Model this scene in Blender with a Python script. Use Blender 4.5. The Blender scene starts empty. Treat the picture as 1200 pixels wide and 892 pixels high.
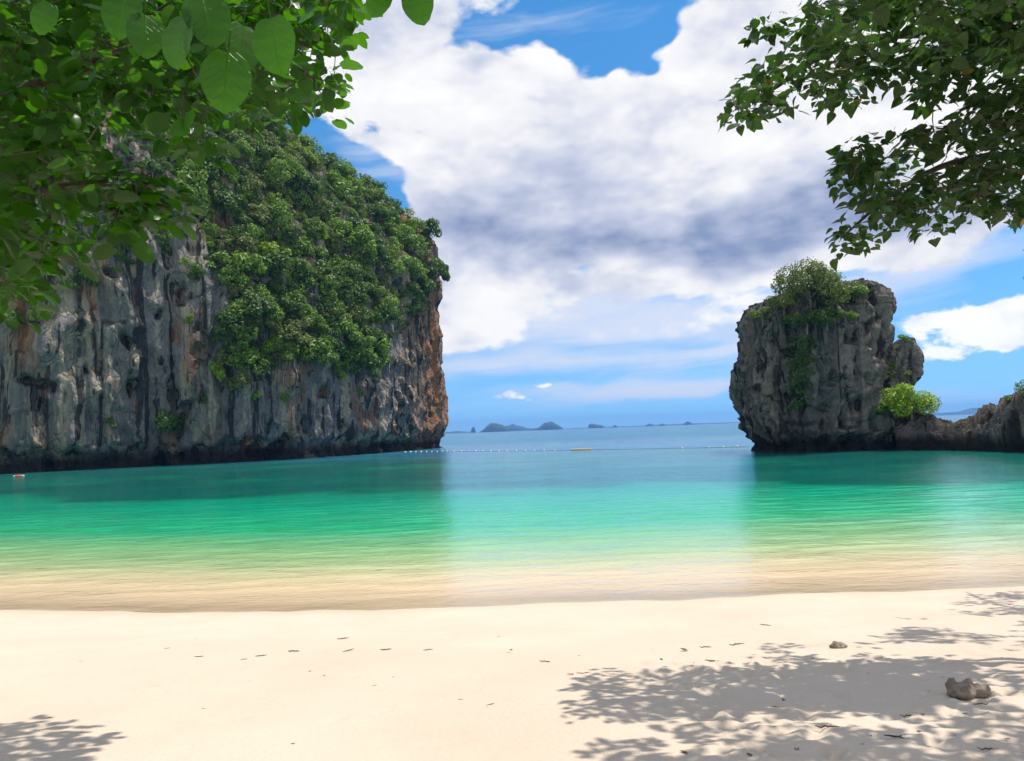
import bpy, math, random
import numpy as np
from mathutils import Vector, Matrix, Quaternion
from mathutils.bvhtree import BVHTree

R = math.radians
scene = bpy.context.scene
C = scene.collection
rng = np.random.default_rng(7)
random.seed(7)

# ------------------------------------------------------------------ camera
FPX = 867.0                     # focal length in pixels of the 1200 px wide photograph
CAM = Vector((0, 0, 3.0))       # eye height above the sea
TILT, ROLL = R(3.88), R(2.10)
F = Vector((0, math.cos(TILT), math.sin(TILT)))
R0 = Vector((1, 0, 0)); U0 = Vector((0, -math.sin(TILT), math.cos(TILT)))
RT = R0 * math.cos(ROLL) - U0 * math.sin(ROLL)
UP = U0 * math.cos(ROLL) + R0 * math.sin(ROLL)
cd = bpy.data.cameras.new('camera'); cam = bpy.data.objects.new('camera', cd); C.objects.link(cam)
m3 = Matrix((RT, UP, -F)).transposed()
cam.matrix_world = Matrix.Translation(CAM) @ m3.to_4x4()
cd.sensor_width = 36; cd.lens = FPX / 1200 * 36
cd.clip_start = 0.05; cd.clip_end = 30000
scene.camera = cam

def ray(px, py):
    return (F + RT * ((px - 600) / FPX) + UP * ((446 - py) / FPX))
def at(px, py, Y):
    d = ray(px, py); return CAM + d * (Y / d.y)
def at_z(px, py, z=0.0):
    d = ray(px, py); return CAM + d * ((z - CAM.z) / d.z)
def proj(p):
    v = Vector(p) - CAM; k = v.dot(F)
    if k < 0.05: return (-9999, -9999)
    return 600 + FPX * v.dot(RT) / k, 446 - FPX * v.dot(UP) / k

# ------------------------------------------------------------------ sun, sky, exposure
SUN_AZ, SUN_EL = R(70), R(70)   # clockwise from +Y
SUND = Vector((math.sin(SUN_AZ) * math.cos(SUN_EL), math.cos(SUN_AZ) * math.cos(SUN_EL), math.sin(SUN_EL)))
sd = bpy.data.lights.new('sun', 'SUN'); sd.energy = 3.9; sd.angle = R(0.53); sd.color = (1, 0.955, 0.88)
so = bpy.data.objects.new('sun', sd); C.objects.link(so)
so.rotation_euler = (-SUND).to_track_quat('-Z', 'Y').to_euler(); so.location = SUND * 200
scene.view_settings.view_transform = 'Standard'; scene.view_settings.look = 'None'
scene.view_settings.exposure = 0.25; scene.view_settings.gamma = 1.0
scene.view_settings.use_curve_mapping = False

class NT:
    """tiny node-tree writer"""
    def __init__(s, tree): s.t = tree; s.t.nodes.clear()
    def n(s, typ, ins=None, **props):
        nd = s.t.nodes.new(typ)
        for k, v in props.items(): setattr(nd, k, v)
        for k, v in (ins or {}).items():
            sock = nd.inputs[k]
            if isinstance(v, bpy.types.NodeSocket): s.t.links.new(v, sock)
            else: sock.default_value = v
        return nd
    def m(s, op, a, b=0.0, c=0.0, clamp=False):
        return s.n('ShaderNodeMath', {0: a, 1: b, 2: c}, operation=op, use_clamp=clamp).outputs[0]
    def vm(s, op, a, b=(0, 0, 0), out=0):
        return s.n('ShaderNodeVectorMath', {0: a, 1: b}, operation=op).outputs[out]
    def noise(s, vec, scale, detail=4, rough=0.55, dist=0.0):
        return s.n('ShaderNodeTexNoise', {'Vector': vec, 'Scale': scale, 'Detail': detail, 'Roughness': rough, 'Distortion': dist}).outputs[0]
    def mix(s, f, a, b):
        nd = s.n('ShaderNodeMix', data_type='RGBA'); nd.clamp_factor = True
        for i, v in ((0, f), (6, a), (7, b)):
            if isinstance(v, bpy.types.NodeSocket): s.t.links.new(v, nd.inputs[i])
            else: nd.inputs[i].default_value = v if i == 0 else (tuple(v) + (1,))[:4]
        return nd.outputs[2]
    def step(s, x, lo, hi, a=0.0, b=1.0):
        return s.n('ShaderNodeMapRange', {0: x, 1: lo, 2: hi, 3: a, 4: b}, interpolation_type='SMOOTHSTEP').outputs[0]
    def lin(s, x, lo, hi, a=0.0, b=1.0):
        return s.n('ShaderNodeMapRange', {0: x, 1: lo, 2: hi, 3: a, 4: b}).outputs[0]
    def ramp(s, f, stops):
        nd = s.n('ShaderNodeValToRGB', {0: f}); e = nd.color_ramp.elements
        while len(e) < len(stops): e.new(0.5)
        for i, (p, c) in enumerate(stops): e[i].position = p; e[i].color = (tuple(c) + (1,))[:4]
        return nd.outputs[0]

cy = scene.cycles
cy.max_bounces = 5; cy.diffuse_bounces = 2; cy.glossy_bounces = 2; cy.transmission_bounces = 4; cy.transparent_max_bounces = 8; cy.volume_bounces = 0
cy.use_adaptive_sampling = True; cy.adaptive_threshold = .02; cy.adaptive_min_samples = 8
cy.caustics_reflective = False; cy.caustics_refractive = False
world = bpy.data.worlds.new('World'); scene.world = world; world.use_nodes = True
world.cycles.sampling_method = 'MANUAL'; world.cycles.sample_map_resolution = 512
w = NT(world.node_tree)
sky = w.n('ShaderNodeTexSky', sky_type='NISHITA', sun_disc=False, sun_elevation=SUN_EL, sun_rotation=SUN_AZ,
          air_density=1.0, dust_density=0.0, ozone_density=2.5, altitude=0)
dirn = w.n('ShaderNodeTexCoord').outputs['Generated']
w.t.links.new(w.vm('NORMALIZE', w.vm('ADD', w.vm('MULTIPLY', dirn, (1, 1, .88)), (0, 0, .15))), sky.inputs[0])     # clear tropical air: no milky band at the horizon
skyc = w.n('ShaderNodeHueSaturation', {'Hue': 0.494, 'Saturation': 1.30, 'Value': 0.15, 'Color': sky.outputs[0]}).outputs[0]
sx = w.n('ShaderNodeSeparateXYZ', {0: dirn}).outputs
az = w.m('ARCTAN2', sx[0], sx[1]); el = w.m('ARCSINE', sx[2])
def azel(px, py):
    d = ray(px, py).normalized(); return math.atan2(d.x, d.y), math.asin(d.z)
dst = w.vm('MULTIPLY', dirn, (1, 1, 1.9))
wn = w.n('ShaderNodeTexNoise', {'Vector': dst, 'Scale': 4.5, 'Detail': 3.0, 'Roughness': 0.6}).outputs['Color']
wv = w.vm('MULTIPLY', w.vm('SUBTRACT', wn, (0.5, 0.5, 0.5)), (0.34, 0.20, 0))
P = w.vm('ADD', w.n('ShaderNodeCombineXYZ', {0: az, 1: el, 2: 0.0}).outputs[0], wv)
def blobs(lst, src):
    acc = None
    for (px, py, rx, ry, amp, *rot) in lst:
        a, e = azel(px, py)
        v = w.vm('SUBTRACT', src, (a, e, 0))
        if rot:
            c, s_ = math.cos(R(rot[0])), math.sin(R(rot[0]))
            v = w.n('ShaderNodeCombineXYZ', {0: w.vm('DOT_PRODUCT', v, (c, s_, 0), out=1), 1: w.vm('DOT_PRODUCT', v, (-s_, c, 0), out=1)}).outputs[0]
        v = w.vm('MULTIPLY', v, (FPX / rx, FPX / ry, 0))
        q = w.vm('DOT_PRODUCT', v, v, out=1)
        g = w.m('EXPONENT', w.m('MULTIPLY', q, -1.0))
        acc = w.m('MULTIPLY_ADD', g, amp, acc if acc is not None else 0.0)
    return acc
CUM = [(720, 215, 300, 95, 1.25), (930, 150, 170, 130, 1.25), (560, 135, 190, 70, 1.05), (430, 60, 120, 70, .72), (430, -40, 240, 45, .6),
       (870, 40, 90, 90, .9), (560, 255, 120, 70, .8), (590, 335, 110, 45, .45), (900, 265, 170, 52, .9), (1080, 240, 120, 50, .8),
       (370, 110, 70, 40, .6), (520, 390, 150, 40, .5),
       (710, 28, 95, 48, -1.5), (585, 40, 40, 18, -.7), (452, 190, 84, 46, -1.7), (540, 60, 40, 14, -.25)]
CIR = [(450, 175, 120, 30, .5, -20), (600, 30, 120, 22, .45, 8), (570, 310, 130, 30, .65, 14), (700, 350, 160, 18, .6, 12), (650, 395, 230, 28, .75, 9), (790, 372, 120, 13, .62, 5), (780, 330, 150, 22, .45, 6), (1100, 316, 180, 20, .8, 10), (900, 395, 170, 14, .5, 4),
       (700, 460, 170, 13, .62, 3), (820, 448, 80, 10, .6, 3), (690, 425, 200, 16, .5, 5), (560, 440, 90, 12, .35, 3), (1130, 455, 120, 18, .42, 4), (830, 425, 200, 10, .3, 4)]
SML = [(1186, 374, 36, 22, 1.2), (1150, 384, 34, 12, .9), (1106, 375, 40, 9, .95), (1092, 414, 24, 10, .8), (1070, 396, 14, 10, .5), (1165, 398, 30, 8, .5), (596, 468, 24, 7, .62), (640, 456, 20, 4, .5)]
inframe = w.m('MULTIPLY', w.m('MULTIPLY', w.step(az, -0.95, -0.62), w.step(az, 0.62, 0.95, 1, 0)), w.step(el, 0.62, 0.95, 1, 0))
lowf = w.noise(dst, 2.1, 2, 0.5)
outcov = w.lin(lowf, 0.36, 0.60, 0.0, 1.1)
bc = blobs(CUM, P)
bc = w.m('ADD', w.m('MULTIPLY', bc, inframe), w.m('MULTIPLY', outcov, w.m('SUBTRACT', 1.0, inframe)))
fb = w.noise(dst, 7.5, 6, 0.6)
fb2 = w.noise(w.vm('ADD', dst, (.03, .0, 0.11)), 7.5, 3, 0.5)
vor = w.n('ShaderNodeTexVoronoi', {'Vector': w.vm('ADD', dst, w.vm('MULTIPLY', wv, (.35, .35, .35))), 'Scale': 11.0, 'Detail': 2.5, 'Roughness': .62, 'Lacunarity': 2.2}, feature='F1', normalize=True).outputs['Distance']
puff = w.m('MULTIPLY_ADD', vor, 1.5, -0.08)
dens = w.step(w.m('ADD', w.m('MULTIPLY', w.m('SUBTRACT', 0.42, puff), 0.7), w.m('ADD', bc, w.m('MULTIPLY', w.m('SUBTRACT', fb, 0.5), 1.5))), 0.34, 0.66)
# thin streaked cloud
str_v = w.vm('MULTIPLY', w.n('ShaderNodeCombineXYZ', {0: az, 1: w.m('MULTIPLY_ADD', az, -0.10, el), 2: 0.3}).outputs[0], (3.0, 26.0, 1))
stn = w.noise(w.vm('ADD', str_v, w.vm('MULTIPLY', wv, (2.5, 5.0, 0))), 1.3, 5, 0.6)
Pc = w.vm('ADD', w.n('ShaderNodeCombineXYZ', {0: az, 1: el, 2: 0.0}).outputs[0], w.vm('MULTIPLY', wv, (0.4, 0.35, 0)))
cirb = w.m('ADD', w.m('MULTIPLY', blobs(CIR, Pc), inframe), w.m('MULTIPLY', w.m('SUBTRACT', 1.0, inframe), 0.35))
cir = w.m('MULTIPLY', w.step(w.m('ADD', cirb, w.m('MULTIPLY', w.m('SUBTRACT', stn, 0.5), 1.5)), 0.18, 1.05), 0.9)
Ps = w.vm('ADD', w.n('ShaderNodeCombineXYZ', {0: az, 1: el, 2: 0.0}).outputs[0], w.vm('MULTIPLY', wv, (0.22, 0.16, 0)))
sml = w.step(w.m('ADD', w.m('MULTIPLY', blobs(SML, Ps), inframe), w.m('MULTIPLY', w.m('SUBTRACT', w.noise(dst, 34.0, 4, 0.6), 0.5), 1.5)), 0.34, 0.68)
# grey undersides of the thick cloud
DRK = [(790, 282, 270, 40, .82, 3), (600, 268, 130, 40, .7), (560, 200, 90, 40, .35), (950, 258, 160, 26, .55), (690, 200, 110, 60, .38), (1120, 260, 110, 30, .6),
       (640, 335, 140, 40, .2), (760, 150, 60, 40, .3), (850, 190, 90, 30, .25), (420, 110, 60, 30, .3), (480, 15, 130, 50, .45), (900, 20, 70, 60, .35), (500, 300, 80, 60, .4)]
Pd = w.vm('ADD', w.n('ShaderNodeCombineXYZ', {0: az, 1: el, 2: 0.0}).outputs[0], w.vm('MULTIPLY', wv, (1.0, 0.85, 0)))
dk = w.m('ADD', w.m('MULTIPLY', blobs(DRK, Pd), inframe), w.m('MULTIPLY', w.m('SUBTRACT', 1.0, inframe), w.lin(lowf, 0.45, 0.7, 0, .8)))
relief = w.m('MULTIPLY', w.m('SUBTRACT', fb2, fb), 1.5)
shade = w.m('ADD', w.m('ADD', dk, relief), w.m('MULTIPLY', w.m('SUBTRACT', puff, 0.42), 0.85), clamp=False)
ccol = w.ramp(w.lin(shade, -0.15, 1.25), [(0.0, (0.86, 0.855, 0.855)), (0.22, (0.77, 0.77, 0.80)), (0.52, (0.52, 0.555, 0.68)), (1.0, (0.22, 0.285, 0.46))])
col = w.mix(cir, skyc, (0.64, 0.69, 0.82))
col = w.mix(dens, col, ccol)
col = w.mix(sml, col, w.ramp(w.lin(w.m('ADD', relief, puff), 0.3, 1.2), [(0, (0.94, 0.94, 0.95)), (1, (0.52, 0.58, 0.74))]))
bg = w.n('ShaderNodeBackground', {'Color': col, 'Strength': 1.0})
w.t.links.new(bg.outputs[0], w.n('ShaderNodeOutputWorld').inputs[0])

# ------------------------------------------------------------------ numpy noise
def _h(ix, iy, iz, s):
    h = (ix.astype(np.int64) * 374761393 + iy.astype(np.int64) * 668265263 + iz.astype(np.int64) * 2147483647 + s * 974634777) & 0xFFFFFFFF
    h = ((h ^ (h >> 13)) * 1274126177) & 0xFFFFFFFF
    h = ((h ^ (h >> 16)) * 2246822519) & 0xFFFFFFFF
    return (h ^ (h >> 15))
_G = np.array([(1,1,0),(-1,1,0),(1,-1,0),(-1,-1,0),(1,0,1),(-1,0,1),(1,0,-1),(-1,0,-1),(0,1,1),(0,-1,1),(0,1,-1),(0,-1,-1),(1,1,0),(-1,1,0),(0,-1,1),(0,-1,-1)], float)
def gn(P, seed=0):
    i = np.floor(P); f = P - i; u = f * f * f * (f * (f * 6 - 15) + 10); i = i.astype(np.int64)
    out = 0
    for dx in (0, 1):
        for dy in (0, 1):
            for dz in (0, 1):
                g = _G[_h(i[:, 0] + dx, i[:, 1] + dy, i[:, 2] + dz, seed) & 15]
                d = g[:, 0] * (f[:, 0] - dx) + g[:, 1] * (f[:, 1] - dy) + g[:, 2] * (f[:, 2] - dz)
                wt = (u[:, 0] if dx else 1 - u[:, 0]) * (u[:, 1] if dy else 1 - u[:, 1]) * (u[:, 2] if dz else 1 - u[:, 2])
                out = out + d * wt
    return out
def fbm(P, sc=(1, 1, 1), octs=4, gain=.5, seed=0, ridged=False):
    Q = P / np.array(sc, float); a, s, t = 1.0, 0, 0
    for o in range(octs):
        v = gn(Q, seed + o)
        if ridged: v = 1 - 2 * np.abs(v) * 1.4
        s = s + a * v; t += a; Q = Q * 2.03 + 11.7; a *= gain
    return s / t
def sstep(x, a, b):
    t = np.clip((x - a) / (b - a), 0, 1); return t * t * (3 - 2 * t)

# ------------------------------------------------------------------ object helpers
def link(o, parent=None, **props):
    C.objects.link(o)
    if parent is not None: o.parent = parent
    for k, v in props.items(): o[k] = v
    return o
def mesh_np(name, V, faces, mat=None, smooth=False, attrs=None):
    """faces: (n,3)/(n,4) int array or list of arrays"""
    me = bpy.data.meshes.new(name)
    V = np.asarray(V, np.float32)
    fl = faces if isinstance(faces, list) else [faces]
    fl = [np.asarray(f, np.int32) for f in fl if len(f)]
    tot = np.concatenate([np.full(len(f), f.shape[1], np.int32) for f in fl])
    loops = np.concatenate([f.ravel() for f in fl])
    me.vertices.add(len(V)); me.vertices.foreach_set('co', V.ravel())
    me.loops.add(len(loops)); me.loops.foreach_set('vertex_index', loops)
    me.polygons.add(len(tot)); st = np.concatenate([[0], np.cumsum(tot)[:-1]]).astype(np.int32)
    me.polygons.foreach_set('loop_start', st); me.polygons.foreach_set('loop_total', tot)
    if smooth: me.polygons.foreach_set('use_smooth', np.ones(len(tot), bool))
    for k, v in (attrs or {}).items():
        a = me.attributes.new(k, 'FLOAT', 'POINT'); a.data.foreach_set('value', np.asarray(v, np.float32))
    if mat: me.materials.append(mat)
    me.update(calc_edges=True); me.validate()
    return me
def obj(name, me, parent=None, **props):
    return link(bpy.data.objects.new(name, me), parent, **props)
def thing(name, label, cat, loc=(0, 0, 0), group=None):
    o = bpy.data.objects.new(name, None); o.empty_display_size = .3; o.location = loc
    link(o, None, label=label, category=cat)
    if group: o['group'] = group
    return o
def grid_faces(nu, nv, wrap=False):
    i = np.arange(nu - (0 if wrap else 1))[:, None]; j = np.arange(nv - 1)[None, :]
    a = i * nv + j; b = ((i + 1) % nu) * nv + j
    return np.stack([a, b, b + 1, a + 1], -1).reshape(-1, 4)
def tube(pts, rad, k=5):
    """tapered tube through pts -> verts, quads"""
    pts = [Vector(p) for p in pts]; V = []; n = len(pts)
    for i, p in enumerate(pts):
        t = (pts[min(i + 1, n - 1)] - pts[max(i - 1, 0)]).normalized()
        a = t.orthogonal().normalized() if i == 0 else (a - t * a.dot(t)).normalized()
        b = t.cross(a)
        for q in range(k):
            an = 2 * math.pi * q / k
            V.append(p + (a * math.cos(an) + b * math.sin(an)) * rad[i])
    Fq = [(i * k + q, i * k + (q + 1) % k, (i + 1) * k + (q + 1) % k, (i + 1) * k + q) for i in range(n - 1) for q in range(k)]
    return V, Fq
class Acc:
    def __init__(s): s.V = []; s.F = []; s.n = 0
    def add(s, V, Fq):
        s.V.append(np.array([tuple(v) for v in V], float)); s.F.append(np.array(Fq, int) + s.n); s.n += len(V)
    def mesh(s, name, mat, smooth=True): return mesh_np(name, np.concatenate(s.V), list(s.F), mat, smooth)
def in_poly(px, py, poly):
    c = False; n = len(poly)
    for i in range(n):
        x1, y1 = poly[i]; x2, y2 = poly[(i + 1) % n]
        if y1 == y2: continue
        c ^= ((y1 > py) != (y2 > py)) and (px < (x2 - x1) * (py - y1) / (y2 - y1) + x1)
    return c

# ------------------------------------------------------------------ materials
def new_mat(name):
    m = bpy.data.materials.new(name); m.use_nodes = True; t = NT(m.node_tree)
    out = t.n('ShaderNodeOutputMaterial')
    return m, t, out
def finish(t, out, sh): t.t.links.new(sh, out.inputs[0])
def princ(t, color, rough=.8, normal=None, spec=.3):
    ins = {'Base Color': color if isinstance(color, bpy.types.NodeSocket) else tuple(color) + (1,), 'Roughness': rough, 'Specular IOR Level': spec}
    if normal is not None: ins['Normal'] = normal
    return t.n('ShaderNodeBsdfPrincipled', ins).outputs[0]
def bump(t, h, dist, strength=1.0, normal=None):
    ins = {'Height': h, 'Distance': dist, 'Strength': strength}
    if normal is not None: ins['Normal'] = normal
    return t.n('ShaderNodeBump', ins).outputs[0]

def mat_sand():
    m, t, out = new_mat('sand')
    pos = t.n('ShaderNodeNewGeometry').outputs['Position']
    big = t.noise(pos, 0.55, 4); mid = t.noise(pos, 4.0, 5); fine = t.noise(pos, 140.0, 3)
    c = t.mix(t.lin(big, .3, .7), (0.595, 0.48, 0.37), (0.655, 0.54, 0.425))
    c = t.mix(t.step(mid, .62, .78, 0, .35), c, (0.52, 0.42, 0.31))
    c = t.mix(t.lin(fine, .35, .75, 0, .22), c, (0.40, 0.31, 0.22))
    z = t.n('ShaderNodeSeparateXYZ', {0: pos}).outputs[2]
    wet = t.step(t.m('ADD', z, t.m('MULTIPLY', t.m('SUBTRACT', big, .5), .05)), 0.012, 0.05, 1, 0)   # damp at the water's edge and under water
    c = t.mix(t.m('MULTIPLY', wet, .55), c, (0.64, 0.495, 0.35))
    h = t.m('ADD', t.m('MULTIPLY', t.noise(pos, 26, 4), .012), t.m('MULTIPLY', fine, .002))
    rough = t.lin(wet, 0, 1, .95, .45)
    finish(t, out, princ(t, c, rough, bump(t, h, 1.0, .8), .2)); return m

def mat_sea():
    m, t, out = new_mat('sea_water')
    pos = t.n('ShaderNodeNewGeometry').outputs['Position']
    dep = t.n('ShaderNodeAttribute', attribute_name='depth').outputs['Fac']
    patch = t.noise(t.vm('MULTIPLY', pos, (.06, .10, 1)), 1.0, 4)
    # upwelling colour of clear water over white sand: sand -> green -> turquoise -> blue-green
    c = t.ramp(t.m('MULTIPLY', dep, 1 / 12.0), [(0.0, (0.74, 0.55, 0.36)), (0.018, (0.66, 0.51, 0.31)), (0.045, (0.30, 0.47, 0.21)), (0.085, (0.02, 0.40, 0.175)),
                                               (0.14, (0.0, 0.36, 0.20)), (0.25, (0.0, 0.15, 0.105)), (0.62, (0.0, 0.11, 0.105)), (1.0, (0.0, 0.09, 0.25))])
    c = t.mix(t.m('MULTIPLY', t.step(patch, .46, .66, 0, .6), t.step(dep, 1.6, 4.0)), c, (0.0, 0.25, 0.14))     # paler sand patches among the dark bottom
    weed = t.noise(t.vm('MULTIPLY', pos, (.22, .45, 1)), 1.0, 5, .6)       # uneven bottom: coarse sand, weed, shell drifts
    c = t.mix(t.m('MULTIPLY', t.step(weed, .50, .70, 0, .32), t.step(dep, .15, .8)), c, (0.02, 0.20, 0.10))
    Tr = t.m('POWER', 2.718, t.m('MULTIPLY', dep, -14.0))
    # wind ripples running along the shore + finer chop, calmer close in
    w1 = t.noise(t.vm('MULTIPLY', pos, (.55, 1.5, 1)), 1.0, 3, .5, .3)
    w2 = t.noise(t.vm('MULTIPLY', pos, (4.2, 7.0, 1)), 1.0, 4, .6, .4)
    w3 = t.noise(t.vm('MULTIPLY', pos, (.10, .22, 1)), 1.0, 3)
    h = t.m('ADD', t.m('MULTIPLY', w1, .10), t.m('MULTIPLY', w2, .036))
    gust = t.lin(w3, .3, .7, .55, 1.1)
    nb = bump(t, t.m('MULTIPLY', h, gust), 1.0, .9)
    body = t.n('ShaderNodeMixShader', {0: Tr, 1: t.n('ShaderNodeBsdfDiffuse', {'Color': c}).outputs[0],
               2: t.n('ShaderNodeBsdfTransparent', {'Color': (0.93, 0.95, 0.90, 1)}).outputs[0]}).outputs[0]
    gl = t.n('ShaderNodeBsdfGlossy', {'Color': (.82, .92, 1, 1), 'Roughness': t.lin(t.n('ShaderNodeSeparateXYZ', {0: pos}).outputs[1], 25, 160, .07, .24), 'Normal': nb}).outputs[0]
    fr = t.m('MULTIPLY', t.n('ShaderNodeFresnel', {'IOR': 1.333, 'Normal': nb}).outputs[0], t.lin(t.n('ShaderNodeSeparateXYZ', {0: pos}).outputs[1], 60, 200, .95, .45)); fr = t.m('MULTIPLY', fr, t.lin(dep, 0.0, .5, .8, 1.0))   # open-sea waves show their faces: less mirror
    finish(t, out, t.n('ShaderNodeMixShader', {0: fr, 1: body, 2: gl}).outputs[0]); return m

def mat_rock(name, base, pale, dark, ochre, ochre_x=None, tide=2.2, blue=(0.24, 0.255, 0.24), pale_amt=1.0):
    m, t, out = new_mat(name)
    g = t.n('ShaderNodeNewGeometry'); pos = g.outputs['Position']; nz = t.n('ShaderNodeSeparateXYZ', {0: g.outputs['Normal']}).outputs[2]
    sep = t.n('ShaderNodeSeparateXYZ', {0: pos}).outputs; z = sep[2]
    sv = t.vm('MULTIPLY', pos, (.36, .36, .016))
    s1 = t.noise(sv, 1.0, 6, .6, .6); s2 = t.noise(t.vm('ADD', sv, (31, 7, 3)), 1.9, 6, .62, .4); s3 = t.noise(t.vm('ADD', sv, (3, 57, 9)), .8, 5, .6)
    n1 = t.noise(pos, .35, 6, .62); n2 = t.noise(pos, 1.6, 7, .68)
    c = t.mix(t.lin(n2, .3, .72), [b * .62 for b in base], base)
    c = t.mix(t.step(s3, .46, .62, 0, .75), c, blue)
    c = t.mix(t.m('MULTIPLY', t.step(s1, .47, .56), pale_amt), c, t.mix(n2, [p * .8 for p in pale], pale))
    c = t.mix(t.step(s2, .52, .59, 0, .92), c, dark)
    om = t.step(t.m('ADD', t.noise(t.vm('MULTIPLY', pos, (.5, .5, .14)), .55, 5, .6), t.m('MULTIPLY', s1, .15)), .60, .74)
    if ochre_x is not None:
        om = t.m('MAXIMUM', t.m('MULTIPLY', om, .6), t.m('MULTIPLY', t.step(sep[1], *ochre_x), t.step(s2, .60, .42, 0.1, 1)))
    c = t.mix(t.m('MULTIPLY', om, .85), c, t.mix(n2, [o * .7 for o in ochre], [o * 1.15 for o in ochre]))
    c = t.mix(t.step(n2, .62, .74, 0, .7), c, [d * .8 for d in dark])
    c = t.mix(t.step(t.m('ADD', nz, t.m('MULTIPLY', t.m('SUBTRACT', n1, .5), .9)), .35, .75, 0, .8), c, (.07, .075, .045))
    tz = t.m('ADD', z, t.m('MULTIPLY', t.m('SUBTRACT', n1, .5), 2.2))
    c = t.mix(t.step(tz, tide * .45, tide * 1.25, .93, 0), c, (.028, .026, .026))
    cr = t.n('ShaderNodeTexVoronoi', {'Vector': t.vm('MULTIPLY', pos, (1, 1, .45)), 'Scale': .9}, feature='DISTANCE_TO_EDGE').outputs['Distance']
    h = t.m('ADD', t.m('MULTIPLY', n2, .8), t.m('ADD', t.m('MULTIPLY', t.noise(pos, 6, 4, .65), .22), t.m('MULTIPLY', t.m('MINIMUM', cr, .12), 2.0)))
    h = t.m('ADD', h, t.m('MULTIPLY', s2, 1.2))
    finish(t, out, princ(t, c, .93, bump(t, h, 1.7, 1.0), .15)); return m

def mat_leafy(name, dark, lite, trans, rnd_w=.6, tw=.35, rough=.55, spots=None, veins=False):
    m, t, out = new_mat(name)
    a = t.n('ShaderNodeAttribute', attribute_name='rnd').outputs['Fac']
    oi = t.n('ShaderNodeObjectInfo').outputs['Random']
    f = t.m('ADD', t.m('MULTIPLY', a, rnd_w), t.m('MULTIPLY', oi, 1 - rnd_w))
    c = t.mix(f, dark, lite)
    if spots: c = t.mix(t.step(t.m('FRACT', t.m('MULTIPLY', t.m('ADD', a, oi), 7.31)), .985, .99), c, spots)
    tc = t.mix(f, [x * .6 for x in trans], trans); nb = None
    if veins:                                                # midrib and side veins in the blade's own coordinates
        lx = t.n('ShaderNodeAttribute', attribute_name='lx').outputs['Fac']; ly = t.n('ShaderNodeAttribute', attribute_name='ly').outputs['Fac']
        sv = t.m('ABSOLUTE', t.m('SINE', t.m('MULTIPLY', t.m('SUBTRACT', ly, t.m('MULTIPLY', lx, .9)), 24.0)))
        vn = t.m('MAXIMUM', t.step(sv, .0, .16, .55, 0), t.step(lx, .0, .022, .9, 0))
        c = t.mix(vn, c, [x * 2.6 for x in lite]); tc = t.mix(vn, tc, [x * .55 for x in trans]); nb = bump(t, vn, .006, .7)
    ps = princ(t, c, rough, nb, .4)
    tl = t.n('ShaderNodeBsdfTranslucent', {'Color': tc}).outputs[0]
    finish(t, out, t.n('ShaderNodeMixShader', {0: tw, 1: ps, 2: tl}).outputs[0]); return m
def mat_plain(name, a, b, scale=8, rough=.8, metal=0):
    m, t, out = new_mat(name); pos = t.n('ShaderNodeTexCoord').outputs['Object']
    n = t.noise(pos, scale, 5, .6)
    finish(t, out, princ(t, t.mix(t.lin(n, .3, .7), a, b), rough, bump(t, n, .02, .6))); return m

M_SAND = mat_sand(); M_SEA = mat_sea()
M_CLIFF = mat_rock('limestone_cliff', (.44, .42, .40), (.72, .62, .46), (.05, .052, .055), (.60, .25, .08), ochre_x=(132, 147))
M_STACK = mat_rock('limestone_stack', (.33, .285, .26), (.56, .49, .42), (.045, .043, .043), (.42, .31, .25), tide=1.4, pale_amt=.75)
M_LEDGE = mat_rock('limestone_ledge', (.33, .26, .24), (.62, .45, .37), (.04, .036, .036), (.46, .30, .21), tide=1.3, pale_amt=.8)
M_BARK = mat_plain('bark', (.045, .036, .028), (.11, .09, .07), 14, .9)
M_BARKP = mat_plain('pale_bark', (.16, .14, .11), (.30, .27, .22), 6, .9)
M_F = {'dark': mat_leafy('foliage_dark', (.035, .085, .016), (.125, .22, .03), (.16, .31, .03), .55, .25),
       'mid': mat_leafy('foliage_mid', (.08, .16, .018), (.24, .38, .045), (.26, .46, .03), .55, .28),
       'olive': mat_leafy('foliage_olive', (.09, .125, .03), (.23, .27, .07), (.22, .30, .05), .55, .28),
       'lime': mat_leafy('foliage_lime', (.16, .28, .015), (.34, .50, .03), (.36, .56, .03), .55, .32)}
M_LEAF_L = mat_leafy('leaf_bright', (.006, .030, .002), (.021, .078, .005), (.105, .36, .003), .5, .42, .34, veins=True)
M_LEAF_R = mat_leafy('leaf_shade_toned', (.013, .04, .008), (.036, .085, .013), (.06, .17, .008), .5, .34, .42, veins=True, spots=(.35, .26, .03))  # shaded undersides put into the colour: less light let through than the left tree

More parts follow.
